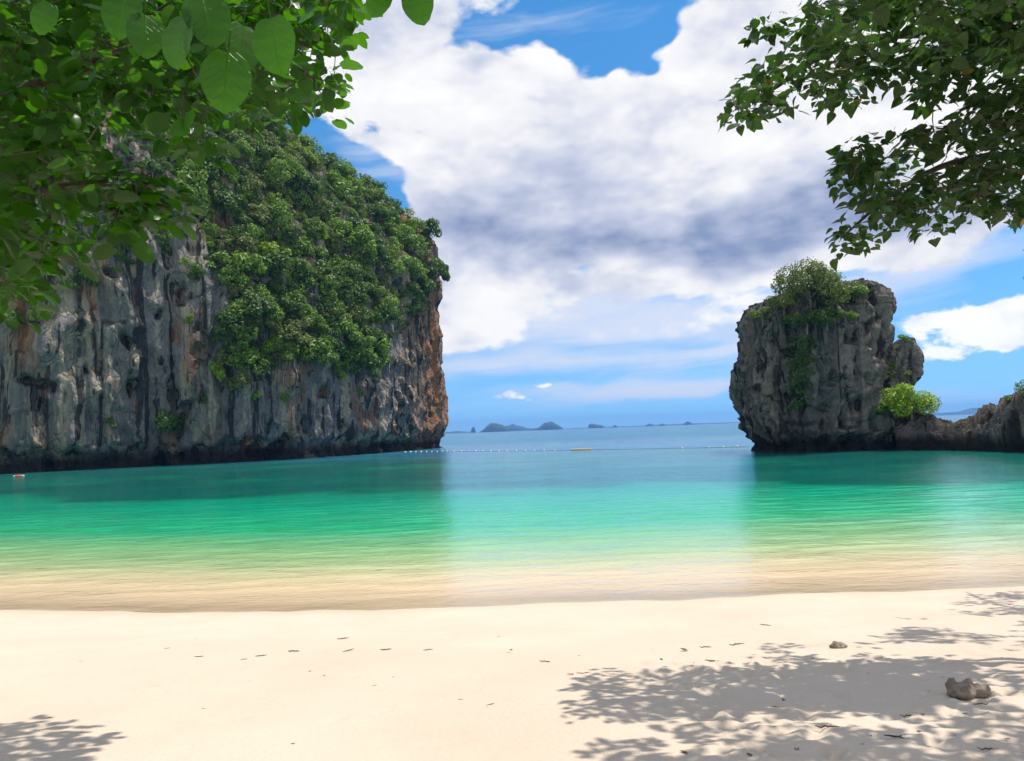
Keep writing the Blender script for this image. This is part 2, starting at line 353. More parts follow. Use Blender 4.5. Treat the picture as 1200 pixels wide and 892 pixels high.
# ------------------------------------------------------------------ ground and sea
def shore_y(x):
    xn = np.minimum(x, 0.0)
    s = 12.95 + 0.0150 * xn * xn / (1 + np.abs(xn) * .03)
    P2 = np.stack([x, np.zeros_like(x), np.zeros_like(x)], -1)
    return s + .28 * gn(P2 / 3.1 + 5.3, 3) + .10 * gn(P2 / .9 + 1.3, 4)
def ground_z(x, y):
    x = np.asarray(x, float); y = np.asarray(y, float)
    d = shore_y(x) - y                                      # + inland
    up = np.where(d < 1.2, .075 * d + .0125 * np.maximum(d, 0) ** 2, .108 + .136 * (d - 1.2))
    lim = 1.42; up = np.where(up > lim - .2, lim - .2 * np.exp(-(up - (lim - .2)) / .2), up)
    q = np.maximum(-d, 0)
    Pq = np.stack([x, y, np.zeros_like(x)], -1)
    edge = 24.5 + 8.0 * gn(Pq / 14.0, 9) + 3.0 * gn(Pq / 4.5, 10) + np.clip(-x - 12, 0, 40) * .16
    dn = -(.102 * q - .00072 * np.minimum(q, 60) ** 2) - 3.2 * sstep(q, edge - 2.5, edge + 4.5) - 1.2 * sstep(q, 40, 110) - 6.0 * sstep(q, 115, 260)
    return np.where(d >= 0, up, np.maximum(dn, -13.0))

def axis(lo, hi, fine, step, growth=1.16, cap=1e9):
    a = list(np.arange(lo, hi + 1e-6, fine)); s = step
    return a, s
def spread(core_lo, core_hi, d, lo, hi, g=1.18):
    core = list(np.arange(core_lo, core_hi + 1e-6, d)); s = d; x = core[-1]
    while x < hi: s *= g; x = min(x + s, hi); core.append(x)
    s = d; x = core_lo; left = []
    while x > lo: s *= g; x = max(x - s, lo); left.append(x)
    return np.array(left[::-1] + core)
gx = spread(-9.5, 10.5, .05, -6500, 6500); gy = spread(3.2, 14.6, .05, -60, 6500)
X, Y = np.meshgrid(gx, gy, indexing='ij'); xf, yf = X.ravel(), Y.ravel()
zf = ground_z(xf, yf)
Pg = np.stack([xf, yf, np.zeros_like(xf)], -1)
near = (np.abs(xf) < 40) & (yf < 30) & (yf > -30); dry = sstep(zf, .03, .35)
rel = np.zeros_like(zf); Pn = Pg[near]
rel[near] = .022 * fbm(Pn, (1.1, .9, 1), 3, seed=21) + .008 * fbm(Pn, (.28, .22, 1), 3, seed=25)
zz = zf + rel * dry
# trodden, half-filled footprints, mostly where people rest in the shade
foot = []
for k in range(260):
    fx, fy = (random.uniform(1.0, 6.5), random.uniform(3.2, 7.5)) if k < 190 else (random.uniform(-6, 6), random.uniform(3.6, 11))
    foot.append((fx, fy, random.uniform(0, 3.14), random.uniform(.012, .03) * (1 if k < 190 else .5)))
core = np.where(near & (yf < 13))[0]; cx, cy = xf[core], yf[core]; add = np.zeros(len(core))
for fx, fy, a, dp in foot:
    sel = (np.abs(cx - fx) < .35) & (np.abs(cy - fy) < .35)
    if not sel.any(): continue
    dx, dy = cx[sel] - fx, cy[sel] - fy
    u = (dx * math.cos(a) + dy * math.sin(a)) / .14; v = (-dx * math.sin(a) + dy * math.cos(a)) / .06
    q = u * u + v * v; add[sel] += dp * (-np.exp(-q) + .55 * np.exp(-(np.sqrt(q) - 1.5) ** 2 * 3))
zz[core] += add * dry[core]
obj('beach', mesh_np('beach', np.stack([xf, yf, zz], -1), grid_faces(len(gx), len(gy)), M_SAND, True), kind='structure')
import bisect
_gx, _gy, _zz = list(gx), list(gy), zz.reshape(len(gx), len(gy)).tolist()
def sand_z(x, y):                                            # height of the finished sand surface
    i = min(max(bisect.bisect(_gx, x) - 1, 0), len(_gx) - 2); j = min(max(bisect.bisect(_gy, y) - 1, 0), len(_gy) - 2)
    a = (x - _gx[i]) / (_gx[i + 1] - _gx[i]); b = (y - _gy[j]) / (_gy[j + 1] - _gy[j])
    return (_zz[i][j] * (1 - a) + _zz[i + 1][j] * a) * (1 - b) + (_zz[i][j + 1] * (1 - a) + _zz[i + 1][j + 1] * a) * b
def on_sand(px, py):
    d = ray(px, py); lo, hi = 1.0, 40.0
    for _ in range(40):
        mid = (lo + hi) / 2; p = CAM + d * mid
        if p.z > sand_z(p.x, p.y): lo = mid
        else: hi = mid
    return CAM + d * hi

wx = spread(-26, 26, .22, -6500, 6500, 1.15); wy = spread(11.6, 30, .10, 11.0, 6500, 1.07)
X, Y = np.meshgrid(wx, wy, indexing='ij'); xf, yf = X.ravel(), Y.ravel()
Pw = np.stack([xf, yf, np.zeros_like(xf)], -1)
nearw = (yf < 40) & (np.abs(xf) < 60); zw = np.zeros_like(xf)
# low wavelets rolling in parallel to the beach
amp = np.clip((yf - 12) * .004, .004, .018) * sstep(yf, 40, 25)
Pn = Pw[nearw]; warp = fbm(Pn, (3.5, 2.2, 1), 2, seed=40)
zw[nearw] = (amp[nearw] * (np.sin((Pn[:, 1] + warp * 1.3) * 2 * math.pi / 1.15) * .6 + fbm(Pn, (1.8, .55, 1), 2, seed=44) * 1.1))
depth = np.maximum(zw - ground_z(xf, yf), 0)
obj('sea', mesh_np('sea', np.stack([xf, yf, zw], -1), grid_faces(len(wx), len(wy)), M_SEA, True, {'depth': depth}), kind='structure')

# ------------------------------------------------------------------ left cliff
def catmull(pts, n):
    pts = np.array(pts, float); k = len(pts); t = np.linspace(0, k - 1, n); i = np.clip(t.astype(int), 0, k - 2); f = (t - i)[:, None]
    p0, p1, p2, p3 = pts[np.maximum(i - 1, 0)], pts[i], pts[i + 1], pts[np.minimum(i + 2, k - 1)]
    return .5 * (2 * p1 + (p2 - p0) * f + (2 * p0 - 5 * p1 + 4 * p2 - p3) * f ** 2 + (3 * p1 - p0 - 3 * p2 + p3) * f ** 3)
#   x, y, wall height, top height (inset slope), crest height
CP = [(-118, 92, 26, 58, 66), (-90, 86, 28, 62, 72), (-63, 91, 29, 64, 78), (-50, 98, 28, 66, 80), (-38.5, 104, 19, 66, 78), (-30.5, 110.5, 15, 62, 73), (-24.5, 121, 18, 60, 69),
      (-20, 136, 27, 59, 66), (-15.6, 150.5, 40, 57, 63), (-18, 160, 40, 57, 63), (-30, 170, 36, 56, 63), (-60, 178, 30, 56, 64), (-118, 182, 28, 56, 64)]
NU, NV = 760, 330
cp = catmull(CP, 3000); seg = np.r_[0, np.cumsum(np.linalg.norm(np.diff(cp[:, :2], axis=0), axis=1))]
# denser sampling on the faces that look at the bay
wgt = np.where((cp[:, 0] > -75) & (cp[:, 1] < 158), 1.0, .35); cw = np.r_[0, np.cumsum(np.diff(seg) * wgt[1:])]
ti = np.interp(np.linspace(0, cw[-1], NU), cw, np.arange(3000)); cpu = np.stack([np.interp(ti, np.arange(3000), cp[:, k]) for k in range(5)], -1)
tg = np.gradient(cpu[:, :2], axis=0)
for _ in range(60): tg = np.vstack([tg[:1], (tg[:-2] + tg[1:-1] + tg[2:]) / 3, tg[-1:]])
tg /= np.linalg.norm(tg, axis=1)[:, None]; nrm = np.stack([tg[:, 1], -tg[:, 0]], -1)      # outward
v = np.linspace(0, 1, NV)[None, :]; Hw, Ht, Hc = (cpu[:, k][:, None] for k in (2, 3, 4))
vs = .78
zc = np.where(v < vs, -7.5 + (Ht + 7.5) * (v / vs), Ht + (Hc - Ht) * np.sin(np.clip((v - vs) / (1 - vs), 0, 1) * math.pi / 2))
ins = np.where(v < vs, 19 * np.clip((zc - Hw) / (Ht - Hw), 0, 1) ** 1.55, 19 + 27 * ((v - vs) / (1 - vs)))
ins = ins + 1.6 * np.exp(-((zc - 1.2) / 1.6) ** 2) - .4 * np.exp(-((zc - 8) / 6) ** 2)
bx = cpu[:, 0][:, None] - nrm[:, 0][:, None] * ins; by = cpu[:, 1][:, None] - nrm[:, 1][:, None] * ins
B = np.stack([bx, by, zc * np.ones_like(bx)], -1).reshape(-1, 3)
D = 2.6 * fbm(B, (17, 17, 22), 3, seed=50) + 1.5 * fbm(B, (6, 6, 9), 3, seed=54, ridged=True) + 1.25 * fbm(B, (2.6, 2.6, 30), 3, seed=58, ridged=True) + .5 * fbm(B, (1.4, 1.4, 3.2), 3, seed=62)
strat = .35 * fbm(B, (14, 14, 2.4), 3, seed=66); D = D + strat
pock = fbm(B, (3.4, 3.4, 4.5), 3, seed=80); D = D - 2.4 * sstep(pock, .22, .38)
D = np.minimum(D - .9, 2.4)
nn = np.repeat(nrm, NV, 0); Vc = B.copy(); Vc[:, :2] += nn * D[:, None]
Vc[:, 2] += .9 * fbm(B, (4, 4, 3), 3, seed=70) * sstep(B[:, 2], 3, 8)
cliff = thing('limestone_cliff', 'tall grey limestone cliff streaked pale and orange with forest on top', 'cliff', (-63, 125, 0))
me = mesh_np('rock_face', Vc, grid_faces(NU, NV)[:, ::-1], M_CLIFF, True)
o = obj('rock_face', me, cliff); o.location = (63, -125, 0)
bvh_cliff = BVHTree.FromPolygons([tuple(p) for p in Vc], [tuple(f) for f in grid_faces(NU, NV)])

# ------------------------------------------------------------------ right sea stack and ledge
def ring_rock(tab, Y0, thick, nz, nphi, seed, amp, expo=.72, bias=1.45):
    """tab: rows (py, left px, right px), bottom to top"""
    rows = []
    for (py, l, r) in tab:
        a, b = at(l, py, Y0), at(r, py, Y0); rows.append(((a.x + b.x) / 2, (b.x - a.x) / 2, (a.z + b.z) / 2))
    rows = [(rows[0][0], rows[0][1] * .98, -6.5)] + rows
    rw = catmull(rows, nz); rw[:, 1] = np.maximum(rw[:, 1], .02); ph = np.linspace(0, 2 * math.pi, nphi, endpoint=False)
    c, s = np.cos(ph), np.sin(ph); sc_, ss = np.sign(c) * np.abs(c) ** expo, np.sign(s) * np.abs(s) ** expo
    wmax = rw[:, 1].max()
    ry = thick * (rw[:, 1] / wmax) ** .6
    x = rw[:, 0][None, :] + rw[:, 1][None, :] * sc_[:, None]; y = Y0 + ry[None, :] * ss[:, None]; z = np.repeat(rw[:, 2][None, :], nphi, 0)
    Bp = np.stack([x, y, z], -1).reshape(-1, 3)
    out = np.stack([np.repeat(c, nz), np.repeat(s, nz)], -1)
    k = np.clip(np.tile(rw[:, 1], nphi) / 2.5, .15, 1)
    Dp = amp * k * (.9 * fbm(Bp, (5, 5, 6), 3, seed=seed) + .65 * fbm(Bp, (2.6, 2.6, 3.2), 3, seed=seed + 4, ridged=True) + .45 * fbm(Bp, (.9, .9, 5), 3, seed=seed + 8, ridged=True) + .5 * fbm(Bp, (.8, .8, .9), 3, seed=seed + 12) - bias)
    Dp -= amp * k * .9 * sstep(fbm(Bp, (1.8, 1.8, 2.2), 3, seed=seed + 30), .15, .34)
    Dp -= .8 * amp * np.exp(-((Bp[:, 2] - .7) / .9) ** 2)
    Vp = Bp.copy(); Vp[:, :2] += out * Dp[:, None]; Vp[:, 2] += amp * .75 * fbm(Bp, (1.4, 1.4, 1.6), 3, seed=seed + 20) * sstep(Bp[:, 2], 1.5, 4)
    return Vp, grid_faces(nphi, nz, True)
STACK = [(529, 877, 1050), (515, 873, 1052), (498, 867, 1052), (470, 861, 1050), (440, 857, 1045), (400, 861, 1043), (380, 859, 1043), (367, 863, 1041), (357, 872, 1038), (349, 890, 1034), (341, 930, 1026), (335, 980, 1012), (332, 996, 1002)]
PINN = [(527, 1040, 1098), (500, 1040, 1094), (485, 1040, 1078), (468, 1032, 1064), (452, 1032, 1069), (437, 1034, 1076), (422, 1038, 1077), (410, 1042, 1072), (402, 1048, 1068), (398, 1056, 1064)]
stack = thing('sea_stack', 'square dark limestone sea stack with bushes on its top', 'sea stack', (27, 73, 0))
V1, F1 = ring_rock(STACK, 74.5, 8.0, 190, 300, 90, 1.15)
o = obj('rock', mesh_np('rock', V1, F1, M_STACK, True), stack); o.location = (-27, -73, 0)
V2, F2 = ring_rock(PINN, 69.5, 3.0, 150, 130, 130, .95, bias=.75)
o = obj('pinnacle', mesh_np('pinnacle', V2, F2, M_STACK, True), stack); o.location = (-27, -73, 0)
# ledge swept along the waterline to the right
LP = [(1048, 486), (1075, 484), (1092, 487), (1103, 492), (1118, 494), (1135, 494), (1148, 490), (1160, 486), (1172, 474), (1185, 467), (1200, 462), (1235, 448), (1290, 430), (1380, 420)]
rows = []
for i, (px, py) in enumerate(LP):
    Yl = 67.5 - 12.5 * (px - 1048) / 150 if px < 1200 else 55 - (px - 1200) * .04
    Yl = max(Yl, 50); p = at(px, py, Yl + 2); rows.append((p.x, Yl + 3.2, max(p.z, 1.0)))
lw = catmull(rows, 330); th = np.linspace(0, math.pi, 150); sn = np.sin(th) ** .42; cs = np.sign(np.cos(th)) * np.abs(np.cos(th)) ** .7
hw = 3.6 + .4 * lw[:, 2]
x = np.repeat(lw[:, 0][:, None], 150, 1) - .35 * hw[:, None] * cs[None, :] ; y = lw[:, 1][:, None] - hw[:, None] * cs[None, :]
z = -6.5 + (lw[:, 2][:, None] + 6.5) * sn[None, :]
Bl = np.stack([x, y, z], -1).reshape(-1, 3); nl = np.stack([-.35 * np.tile(np.cos(th), 330), -np.tile(np.cos(th), 330), np.tile(np.sin(th), 330)], -1)
Dl = .75 * fbm(Bl, (3.2, 3.2, 3), 3, seed=170) + .62 * fbm(Bl, (1.7, 1.7, 1.5), 3, seed=174, ridged=True) + .26 * fbm(Bl, (.55, .55, .5), 3, seed=178) - .35 - .7 * np.exp(-((Bl[:, 2] - .5) / .7) ** 2)
Vl = Bl + nl * Dl[:, None]
ledge = thing('rock_ledge', 'low jagged rock ledge running out from the sea stack', 'rock ledge', (45, 58, 0))
o = obj('rock', mesh_np('rock', Vl, grid_faces(330, 150)[:, ::-1], M_LEDGE, True), ledge); o.location = (-45, -58, 0)
Vs = np.concatenate([V1, V2, Vl]); Fs = np.concatenate([F1, F2 + len(V1), grid_faces(330, 150) + len(V1) + len(V2)])
bvh_stack = BVHTree.FromPolygons([tuple(p) for p in Vs], [tuple(f) for f in Fs])
def hit(bvh, px, py):
    d = ray(px, py).normalized(); p, n, i, dist = bvh.ray_cast(CAM, d, 600)
    if p is None: return None, None
    if n.dot(d) > 0: n = -n
    return p, n

# ------------------------------------------------------------------ bushes and trees
def crown_np(seed, n, rx, rz, leaf, lobes=9, lobe_r=.5, droop=0.0, shell=.7):
    r = np.random.default_rng(seed); pts = []; dirs = []
    cs_ = []
    for k in range(lobes):
        a = r.uniform(0, 2 * math.pi); u = r.uniform(-.35, 1); q = math.sqrt(max(1 - u * u, 0)) if u > 0 else 1
        rad = r.uniform(.45, .78)
        cs_.append((rx * rad * q * math.cos(a), rx * rad * q * math.sin(a), rz * rad * u, r.uniform(.65, 1.15) * lobe_r))
    for k in range(n):
        c = cs_[int(r.integers(lobes))]
        d = r.normal(size=3); d /= np.linalg.norm(d); d[2] = d[2] * .85 + .15
        q = c[3] * (shell + (1 - shell) * r.random() ** .5) * r.uniform(.85, 1.12)
        pts.append((c[0] + d[0] * q * rx, c[1] + d[1] * q * rx, c[2] + d[2] * q * rz)); dirs.append(d)
    p = np.array(pts); d = np.array(dirs); nrm_ = d + r.normal(size=d.shape) * .55 + np.array([0, 0, .45]); nrm_ /= np.linalg.norm(nrm_, axis=1)[:, None]
    t = np.cross(nrm_, r.normal(size=d.shape)); t /= np.linalg.norm(t, axis=1)[:, None]; b = np.cross(nrm_, t)
    s = leaf * r.uniform(.55, 1.35, n)[:, None]
    bend = nrm_ * s * .22
    V = np.stack([p - t * s * .62 - bend, p - b * s * .34, p + t * s * .62 - bend, p + b * s * .34], 1).reshape(-1, 3)
    V[:, 2] += rz * .55 * 1.0
    Fq = np.arange(4 * n).reshape(-1, 4)
    # clump-wise tone + leaf-wise tone
    cl = gn(p / (rx * .35) + seed, seed) * .5 + .5
    rn = np.repeat(np.clip(.55 * cl + .45 * r.random(n), 0, 1), 4)
    return V, Fq, rn
def trunk_np(seed, h, rad, spread_):
    r = random.Random(seed); A = Acc()
    A.add(*tube([(0, 0, -.6), (.06, .03, h * .35), (r.uniform(-.1, .1), .08, h * .75)], [rad * 1.25, rad, rad * .7], 6))
    for k in range(5):
        a = k * 1.26 + r.random(); e = (spread_ * math.cos(a), spread_ * math.sin(a), h * r.uniform(.8, 1.25))
        A.add(*tube([(.03, .03, h * r.uniform(.3, .6)), (e[0] * .5, e[1] * .5, e[2] * .72), e], [rad * .55, rad * .4, rad * .15], 4))
    return A
CR = {}
for kind, seeds in (('dark', (1, 2, 3, 4)), ('mid', (5, 6, 7)), ('olive', (8, 9)), ('lime', (10, 11))):
    CR[kind] = []
    for s in seeds:
        V, Fq, rn = crown_np(s, 950, 1.0, .85, .155, 11, .40)
        CR[kind].append((V, Fq, rn, mesh_np('crown', V, Fq, M_F[kind], False, {'rnd': rn})))
TRK = [trunk_np(s, .75, .045, .5).mesh('trunk', M_BARKP) for s in (1, 2, 3)]
LABEL = {'dark': 'dark green tree clinging to the limestone cliff among other trees',
         'mid': 'mid green leafy tree growing on the limestone cliff',
         'olive': 'olive grey feathery shrub rooted in the limestone cliff',
         'lime': 'bright lime green bush standing out on the limestone cliff'}
def orient(n, lean):
    up = (Vector((0, 0, 1)) * (1 - lean) + Vector(n) * lean).normalized()
    return Vector((0, 0, 1)).rotation_difference(up) @ Quaternion((0, 0, 1), random.uniform(0, 6.28))
def zone(px, py, p, size):
    z = ('beside the bare streaked rock wall' if not in_poly(px, py, VEG1) else 'near the crest of the cliff' if p.z > 44 else 'by the orange end of the cliff' if px > 440 else
         'low on the cliff just above bare rock' if p.z < 22 else 'midway up the wooded cliff')
    return ('large ' if size > 2.1 else 'small ' if size < 1.4 else ''), z
KIND = {'dark': 'dark green tree', 'mid': 'mid green leafy tree', 'olive': 'olive grey feathery shrub', 'lime': 'bright lime green bush'}
def plant_tree(p, n, size, kind, zs=1.0, name='cliff_tree', label=None, lean=.4, group='trees and shrubs covering the limestone cliff'):
    t = thing(name, label or LABEL[kind], 'tree' if kind in ('dark', 'mid') else 'shrub', tuple(p), group)
    if kind in ('olive', 'lime') and name == 'cliff_tree': t.name = 'cliff_shrub'
    t.rotation_mode = 'QUATERNION'; t.rotation_quaternion = orient(n, lean); t.scale = (size, size, size * zs)
    obj('crown', random.choice(CR[kind])[3], t); obj('trunk', random.choice(TRK), t)
    return t
VEG1 = [(205, 110), (560, 110), (560, 342), (508, 345), (490, 362), (470, 395), (447, 400), (440, 438), (400, 440), (360, 422), (320, 432), (292, 440), (266, 418), (262, 380), (276, 345), (248, 318), (236, 260), (212, 240)]
VEG2 = [(60, 120), (205, 110), (212, 240), (236, 262), (205, 285), (95, 290), (60, 250)]
VEG3 = [(40, 285), (205, 280), (235, 330), (200, 322), (150, 312), (100, 335), (60, 350), (30, 345)]
cand = []
for k in range(9000):
    px, py = random.uniform(40, 540), random.uniform(90, 445)
    if in_poly(px, py, VEG1): w_ = 1.0
    elif in_poly(px, py, VEG2): w_ = .40
    elif in_poly(px, py, VEG3): w_ = .22
    else: continue
    if random.random() > w_: continue
    p, n = hit(bvh_cliff, px, py)
    if p is None: continue
    cand.append((px, py, p, n))
def kind_at(p):
    g = gn(np.array([[p.x / 9, p.y / 9, p.z / 9]]), 300)[0] + random.uniform(-.35, .35)
    return 'dark' if g < -.04 else 'mid' if g < .28 else ('olive' if random.random() < .72 else 'lime')
chosen = []; fill = []
for c in cand:
    px, py, p, n = c
    if len(chosen) < 296 and all((px - q[0]) ** 2 + (py - q[1]) ** 2 > 12.0 ** 2 for q in chosen): chosen.append(c)
    elif len(fill) < 620 and all((px - q[0]) ** 2 + (py - q[1]) ** 2 > 6.5 ** 2 for q in fill): fill.append(c)
for px, py, p, n in chosen:
    kd = kind_at(p); big = 1.0 if in_poly(px, py, VEG1) else .62
    sz = random.choice([random.uniform(1.0, 1.8), random.uniform(1.6, 2.8), random.uniform(2.2, 3.3)]) * big * (.8 if kd in ('olive', 'lime') else 1); a, b = zone(px, py, p, sz)
    plant_tree(p - n * .35, n, sz, kd, random.uniform(.85, 1.2), label=a + KIND[kd] + ' ' + b)
for px, py, sz, kd in [(266, 428, 2.1, 'olive'), (250, 440, 1.7, 'lime'), (284, 455, 1.8, 'olive'), (318, 412, 1.9, 'lime'), (310, 425, 1.3, 'mid'), (398, 436, 1.8, 'lime'), (428, 412, 2.6, 'mid'), (436, 428, 1.6, 'mid'), (420, 462, 1.0, 'mid'), (336, 466, 1.0, 'mid'),
                       (302, 466, .9, 'lime'), (15, 378, 1.6, 'mid'), (45, 372, 1.3, 'lime'), (224, 375, .9, 'mid'), (240, 470, .8, 'olive'), (520, 393, .9, 'mid'), (190, 497, 1.6, 'dark'), (212, 498, 1.5, 'dark'), (130, 498, 1.0, 'dark')]:
    p, n = hit(bvh_cliff, px, py)
    if p is not None: plant_tree(p - n * .3, n, sz, kd, random.uniform(.85, 1.1), lean=.6, label=('small ' if sz < 1.4 else '') + KIND[kd] + (' on the bare rock below the wooded cliff' if py < 480 else ' in the dark recess near the cliff foot'))
# undergrowth between the trees and forest over the back of the cliff
fv, ff, fr_ = {k: [] for k in CR}, {k: [] for k in CR}, {k: [] for k in CR}
fn = {k: 0 for k in CR}
def add_fill(p, n, size, kd):
    V, Fq, rn, _ = random.choice(CR[kd]); sub = rng.permutation(len(Fq))[:420]
    idx = Fq[sub].ravel(); q = orient(n, .5).to_matrix(); Mx = np.array(q) * size
    vv = V[idx] @ Mx.T + np.array(p); fv[kd].append(vv); ff[kd].append(np.arange(len(idx)).reshape(-1, 4) + fn[kd]); fr_[kd].append(rn[idx]); fn[kd] += len(idx)
for px, py, p, n in fill:
    add_fill(p - n * .5, n, random.uniform(.9, 1.9) * (1 if in_poly(px, py, VEG1) else .6), kind_at(p))
topv = np.where((Vc[:, 2] > 46))[0]
for i in rng.choice(topv, 500, replace=False):
    p = Vector(Vc[i]); u, v_ = proj(p)
    if -60 < u < 560 and (bvh_cliff.ray_cast(CAM, (p - CAM).normalized(), 600)[3] or 1e9) > (p - CAM).length - 1.5: continue
    add_fill(p, Vector((0, 0, 1)), random.uniform(1.8, 3.2), kind_at(p))
scrub = thing('cliff_undergrowth', 'mixed green undergrowth filling gaps between trees on the cliff', 'undergrowth', (-45, 130, 30))
for kd in CR:
    if fn[kd]:
        o = obj('foliage', mesh_np('foliage', np.concatenate(fv[kd]), np.concatenate(ff[kd]), M_F[kd], False, {'rnd': np.concatenate(fr_[kd])}), scrub, kind='stuff'); o.location = (45, -130, -30)

# plants on the stack
def big_bush(name, label, cat, px, py, Y_, rx, rz, n, leaf, kind, seed, lobes=14, lobe_r=.4, hitp=True, dz=0, dy=-.1):
    p = None
    if hitp: p, nn_ = hit(bvh_stack, px, py)
    if p is None: p = at(px, py, Y_)
    t = thing(name, label, cat, (p.x, p.y + dy, p.z + dz), 'plants growing on the sea stack')
    V, Fq, rn = crown_np(seed, n, rx, rz, leaf, lobes, lobe_r)
    obj('crown', mesh_np('crown', V, Fq, M_F[kind], False, {'rnd': rn}), t)
    obj('trunk', trunk_np(seed, rz * .9, .05 * rx ** .5, rx * .5).mesh('trunk', M_BARKP), t)
    return t
big_bush('stack_tree', 'tall feathery olive green tree crowning the sea stack', 'tree', 951, 366, 72, 3.7, 3.5, 9000, .21, 'olive', 501, 24, .34, dz=-.3, dy=.2)
big_bush('stack_shrub', 'pale green shrub between the crowning tree and the jagged top of the sea stack', 'shrub', 999, 352, 72, 1.5, 1.3, 1500, .17, 'mid', 502, 9, .42)
big_bush('stack_shrub', 'small green shrub on the ledge below the jagged top of the sea stack', 'shrub', 990, 376, 72, 1.1, .7, 800, .16, 'mid', 503, 7, .45)
big_bush('stack_shrub', 'dull olive shrub on the shoulder left of the crowning tree', 'shrub', 893, 376, 72, 1.4, .8, 1000, .16, 'olive', 504, 8, .4)
big_bush('stack_shrub', 'broad olive shrub at the foot of the crowning tree', 'shrub', 918, 366, 72, 1.9, 1.2, 1800, .17, 'olive', 514, 10, .4)
big_bush('stack_shrub', 'dark green shrub under the crowning tree on the rock rim', 'shrub', 945, 385, 72, 2.2, 1.1, 1800, .18, 'dark', 505, 10, .4)
big_bush('stack_shrub', 'dark green shrub overhanging the rim above the hanging vines', 'shrub', 968, 380, 72, 1.6, 1.0, 1300, .18, 'dark', 515, 9, .4)
big_bush('stack_bush', 'bright lime green bush at the foot of the sea stack', 'bush', 1062, 494, 66, 2.5, 2.6, 5600, .18, 'lime', 506, 18, .36, dz=-.2, dy=-.9)
big_bush('stack_bush', 'small lime tuft hanging below the bright bush on dark rock', 'bush', 1043, 510, 66, .9, .7, 700, .15, 'lime', 507, 6, .45)
big_bush('stack_bush', 'small green bush beside the bright bush against grey rock', 'bush', 1031, 486, 66, .8, .8, 600, .15, 'mid', 516, 6, .45)
big_bush('pinnacle_shrub', 'yellow green shrub on the ledge of the knobbly pinnacle', 'shrub', 1052, 444, 68, 1.15, .8, 800, .15, 'olive', 508, 7, .45)
big_bush('pinnacle_shrub', 'yellow green shrub in the cleft between sea stack and pinnacle', 'shrub', 1041, 436, 68, .8, .7, 600, .15, 'mid', 518, 6, .45)
big_bush('pinnacle_plant', 'small wispy plant on top of the knobbly pinnacle', 'plant', 1058, 403, 69.5, .75, .6, 280, .14, 'mid', 509, 7, .4)
big_bush('ledge_plant', 'wispy green plant on the high end of the rock ledge', 'plant', 1199, 464, 57, .7, .9, 260, .13, 'mid', 510, 8, .4)
big_bush('ledge_plant', 'tiny sprig on the rising crest of the rock ledge', 'plant', 1178, 470, 57, .35, .35, 70, .10, 'mid', 511, 4, .5)
vine = thing('hanging_vine', 'dark green creeper hanging down the face of the sea stack', 'vine', at(940, 400, 66), 'plants growing on the sea stack')
vv, vf, vr, k0 = [], [], [], 0
VP = [(925, 395), (956, 395), (953, 425), (948, 455), (944, 478), (930, 482), (926, 455), (922, 425)]
for k in range(2600):
    px, py = random.uniform(918, 958), random.uniform(393, 484)
    if not in_poly(px + 3 * math.sin(py * .4), py, VP): continue
    p, n = hit(bvh_stack, px, py)
    if p is None: continue
    p = p + n * random.uniform(.02, .35); nn_ = (n + Vector((random.gauss(0, .5), random.gauss(0, .5), random.gauss(.3, .5)))).normalized()
    t_ = nn_.cross(Vector((random.gauss(0, 1), random.gauss(0, 1), random.gauss(0, 1)))).normalized(); b_ = nn_.cross(t_); s = random.uniform(.08, .17)
    vv += [p - t_ * s, p - b_ * s * .6, p + t_ * s, p + b_ * s * .6]; vf.append((k0, k0 + 1, k0 + 2, k0 + 3)); vr += [random.random() * .7] * 4; k0 += 4
lo = Vector(vine.location)
obj('foliage', mesh_np('foliage', np.array([tuple(a - lo) for a in vv]), np.array(vf), M_F['dark'], False, {'rnd': vr}), vine, kind='stuff')

# ------------------------------------------------------------------ far islands
M_ISLE = mat_leafy('island_forest', (.02, .04, .03), (.05, .07, .05), (.03, .05, .02), 1.0, .05, .9)
def far_island(px0, px1, prof, Y_, label, name='distant_island', cat='island', group='islands on the horizon'):
    """prof: heights in px along px0..px1"""
    hx = at_z((px0 + px1) / 2, 600); xs = np.linspace((px0 - 600) / FPX * Y_, (px1 - 600) / FPX * Y_, 70)
    zt = np.interp(np.linspace(0, 1, 70), np.linspace(0, 1, len(prof)), prof) * Y_ / FPX
    n = 26; ph = np.linspace(0, math.pi, n); wd = (xs[-1] - xs[0]) * .35
    Xm = np.repeat(xs[:, None], n, 1); e = np.sin(np.linspace(0.02, math.pi - .02, 70)) ** .5
    Ym = Y_ - wd * np.cos(ph)[None, :] * e[:, None]; Zm = zt[:, None] * np.sin(ph)[None, :] ** .45 - 8 * (1 - np.sin(ph)[None, :])
    Bq = np.stack([Xm, Ym, Zm], -1).reshape(-1, 3); s = (xs[-1] - xs[0]) / 14
    Bq[:, 2] += np.maximum(Bq[:, 2], 0) * .28 * fbm(Bq, (s, s * 3, s), 3, seed=int(px0)); c0 = Vector((xs.mean(), Y_, 0))
    t = thing(name, label, cat, c0, group)
    rn = np.clip(fbm(Bq, (s * .6, s, s * .4), 3, seed=9) + .5, 0, 1)
    obj('hill', mesh_np('hill', Bq - np.array(c0), grid_faces(70, n)[:, ::-1], M_ISLE, True, {'rnd': rn}), t)
far_island(549.5, 555.5, [1, 5.5, 6.5, 6, 1.5], 3900, 'narrow upright rock islet beside the larger flat-topped island')
far_island(559, 597, [.4, 2.5, 6, 9.5, 10.2, 9.8, 8.5, 6.5, 4, 1], 3900, 'dark blue flat-topped island next to the narrow islet')
far_island(583, 640, [.6, 6, 8, 5.5, 3, 2.2, 1.6, .6], 5600, 'faint low ridge behind the flat-topped island')
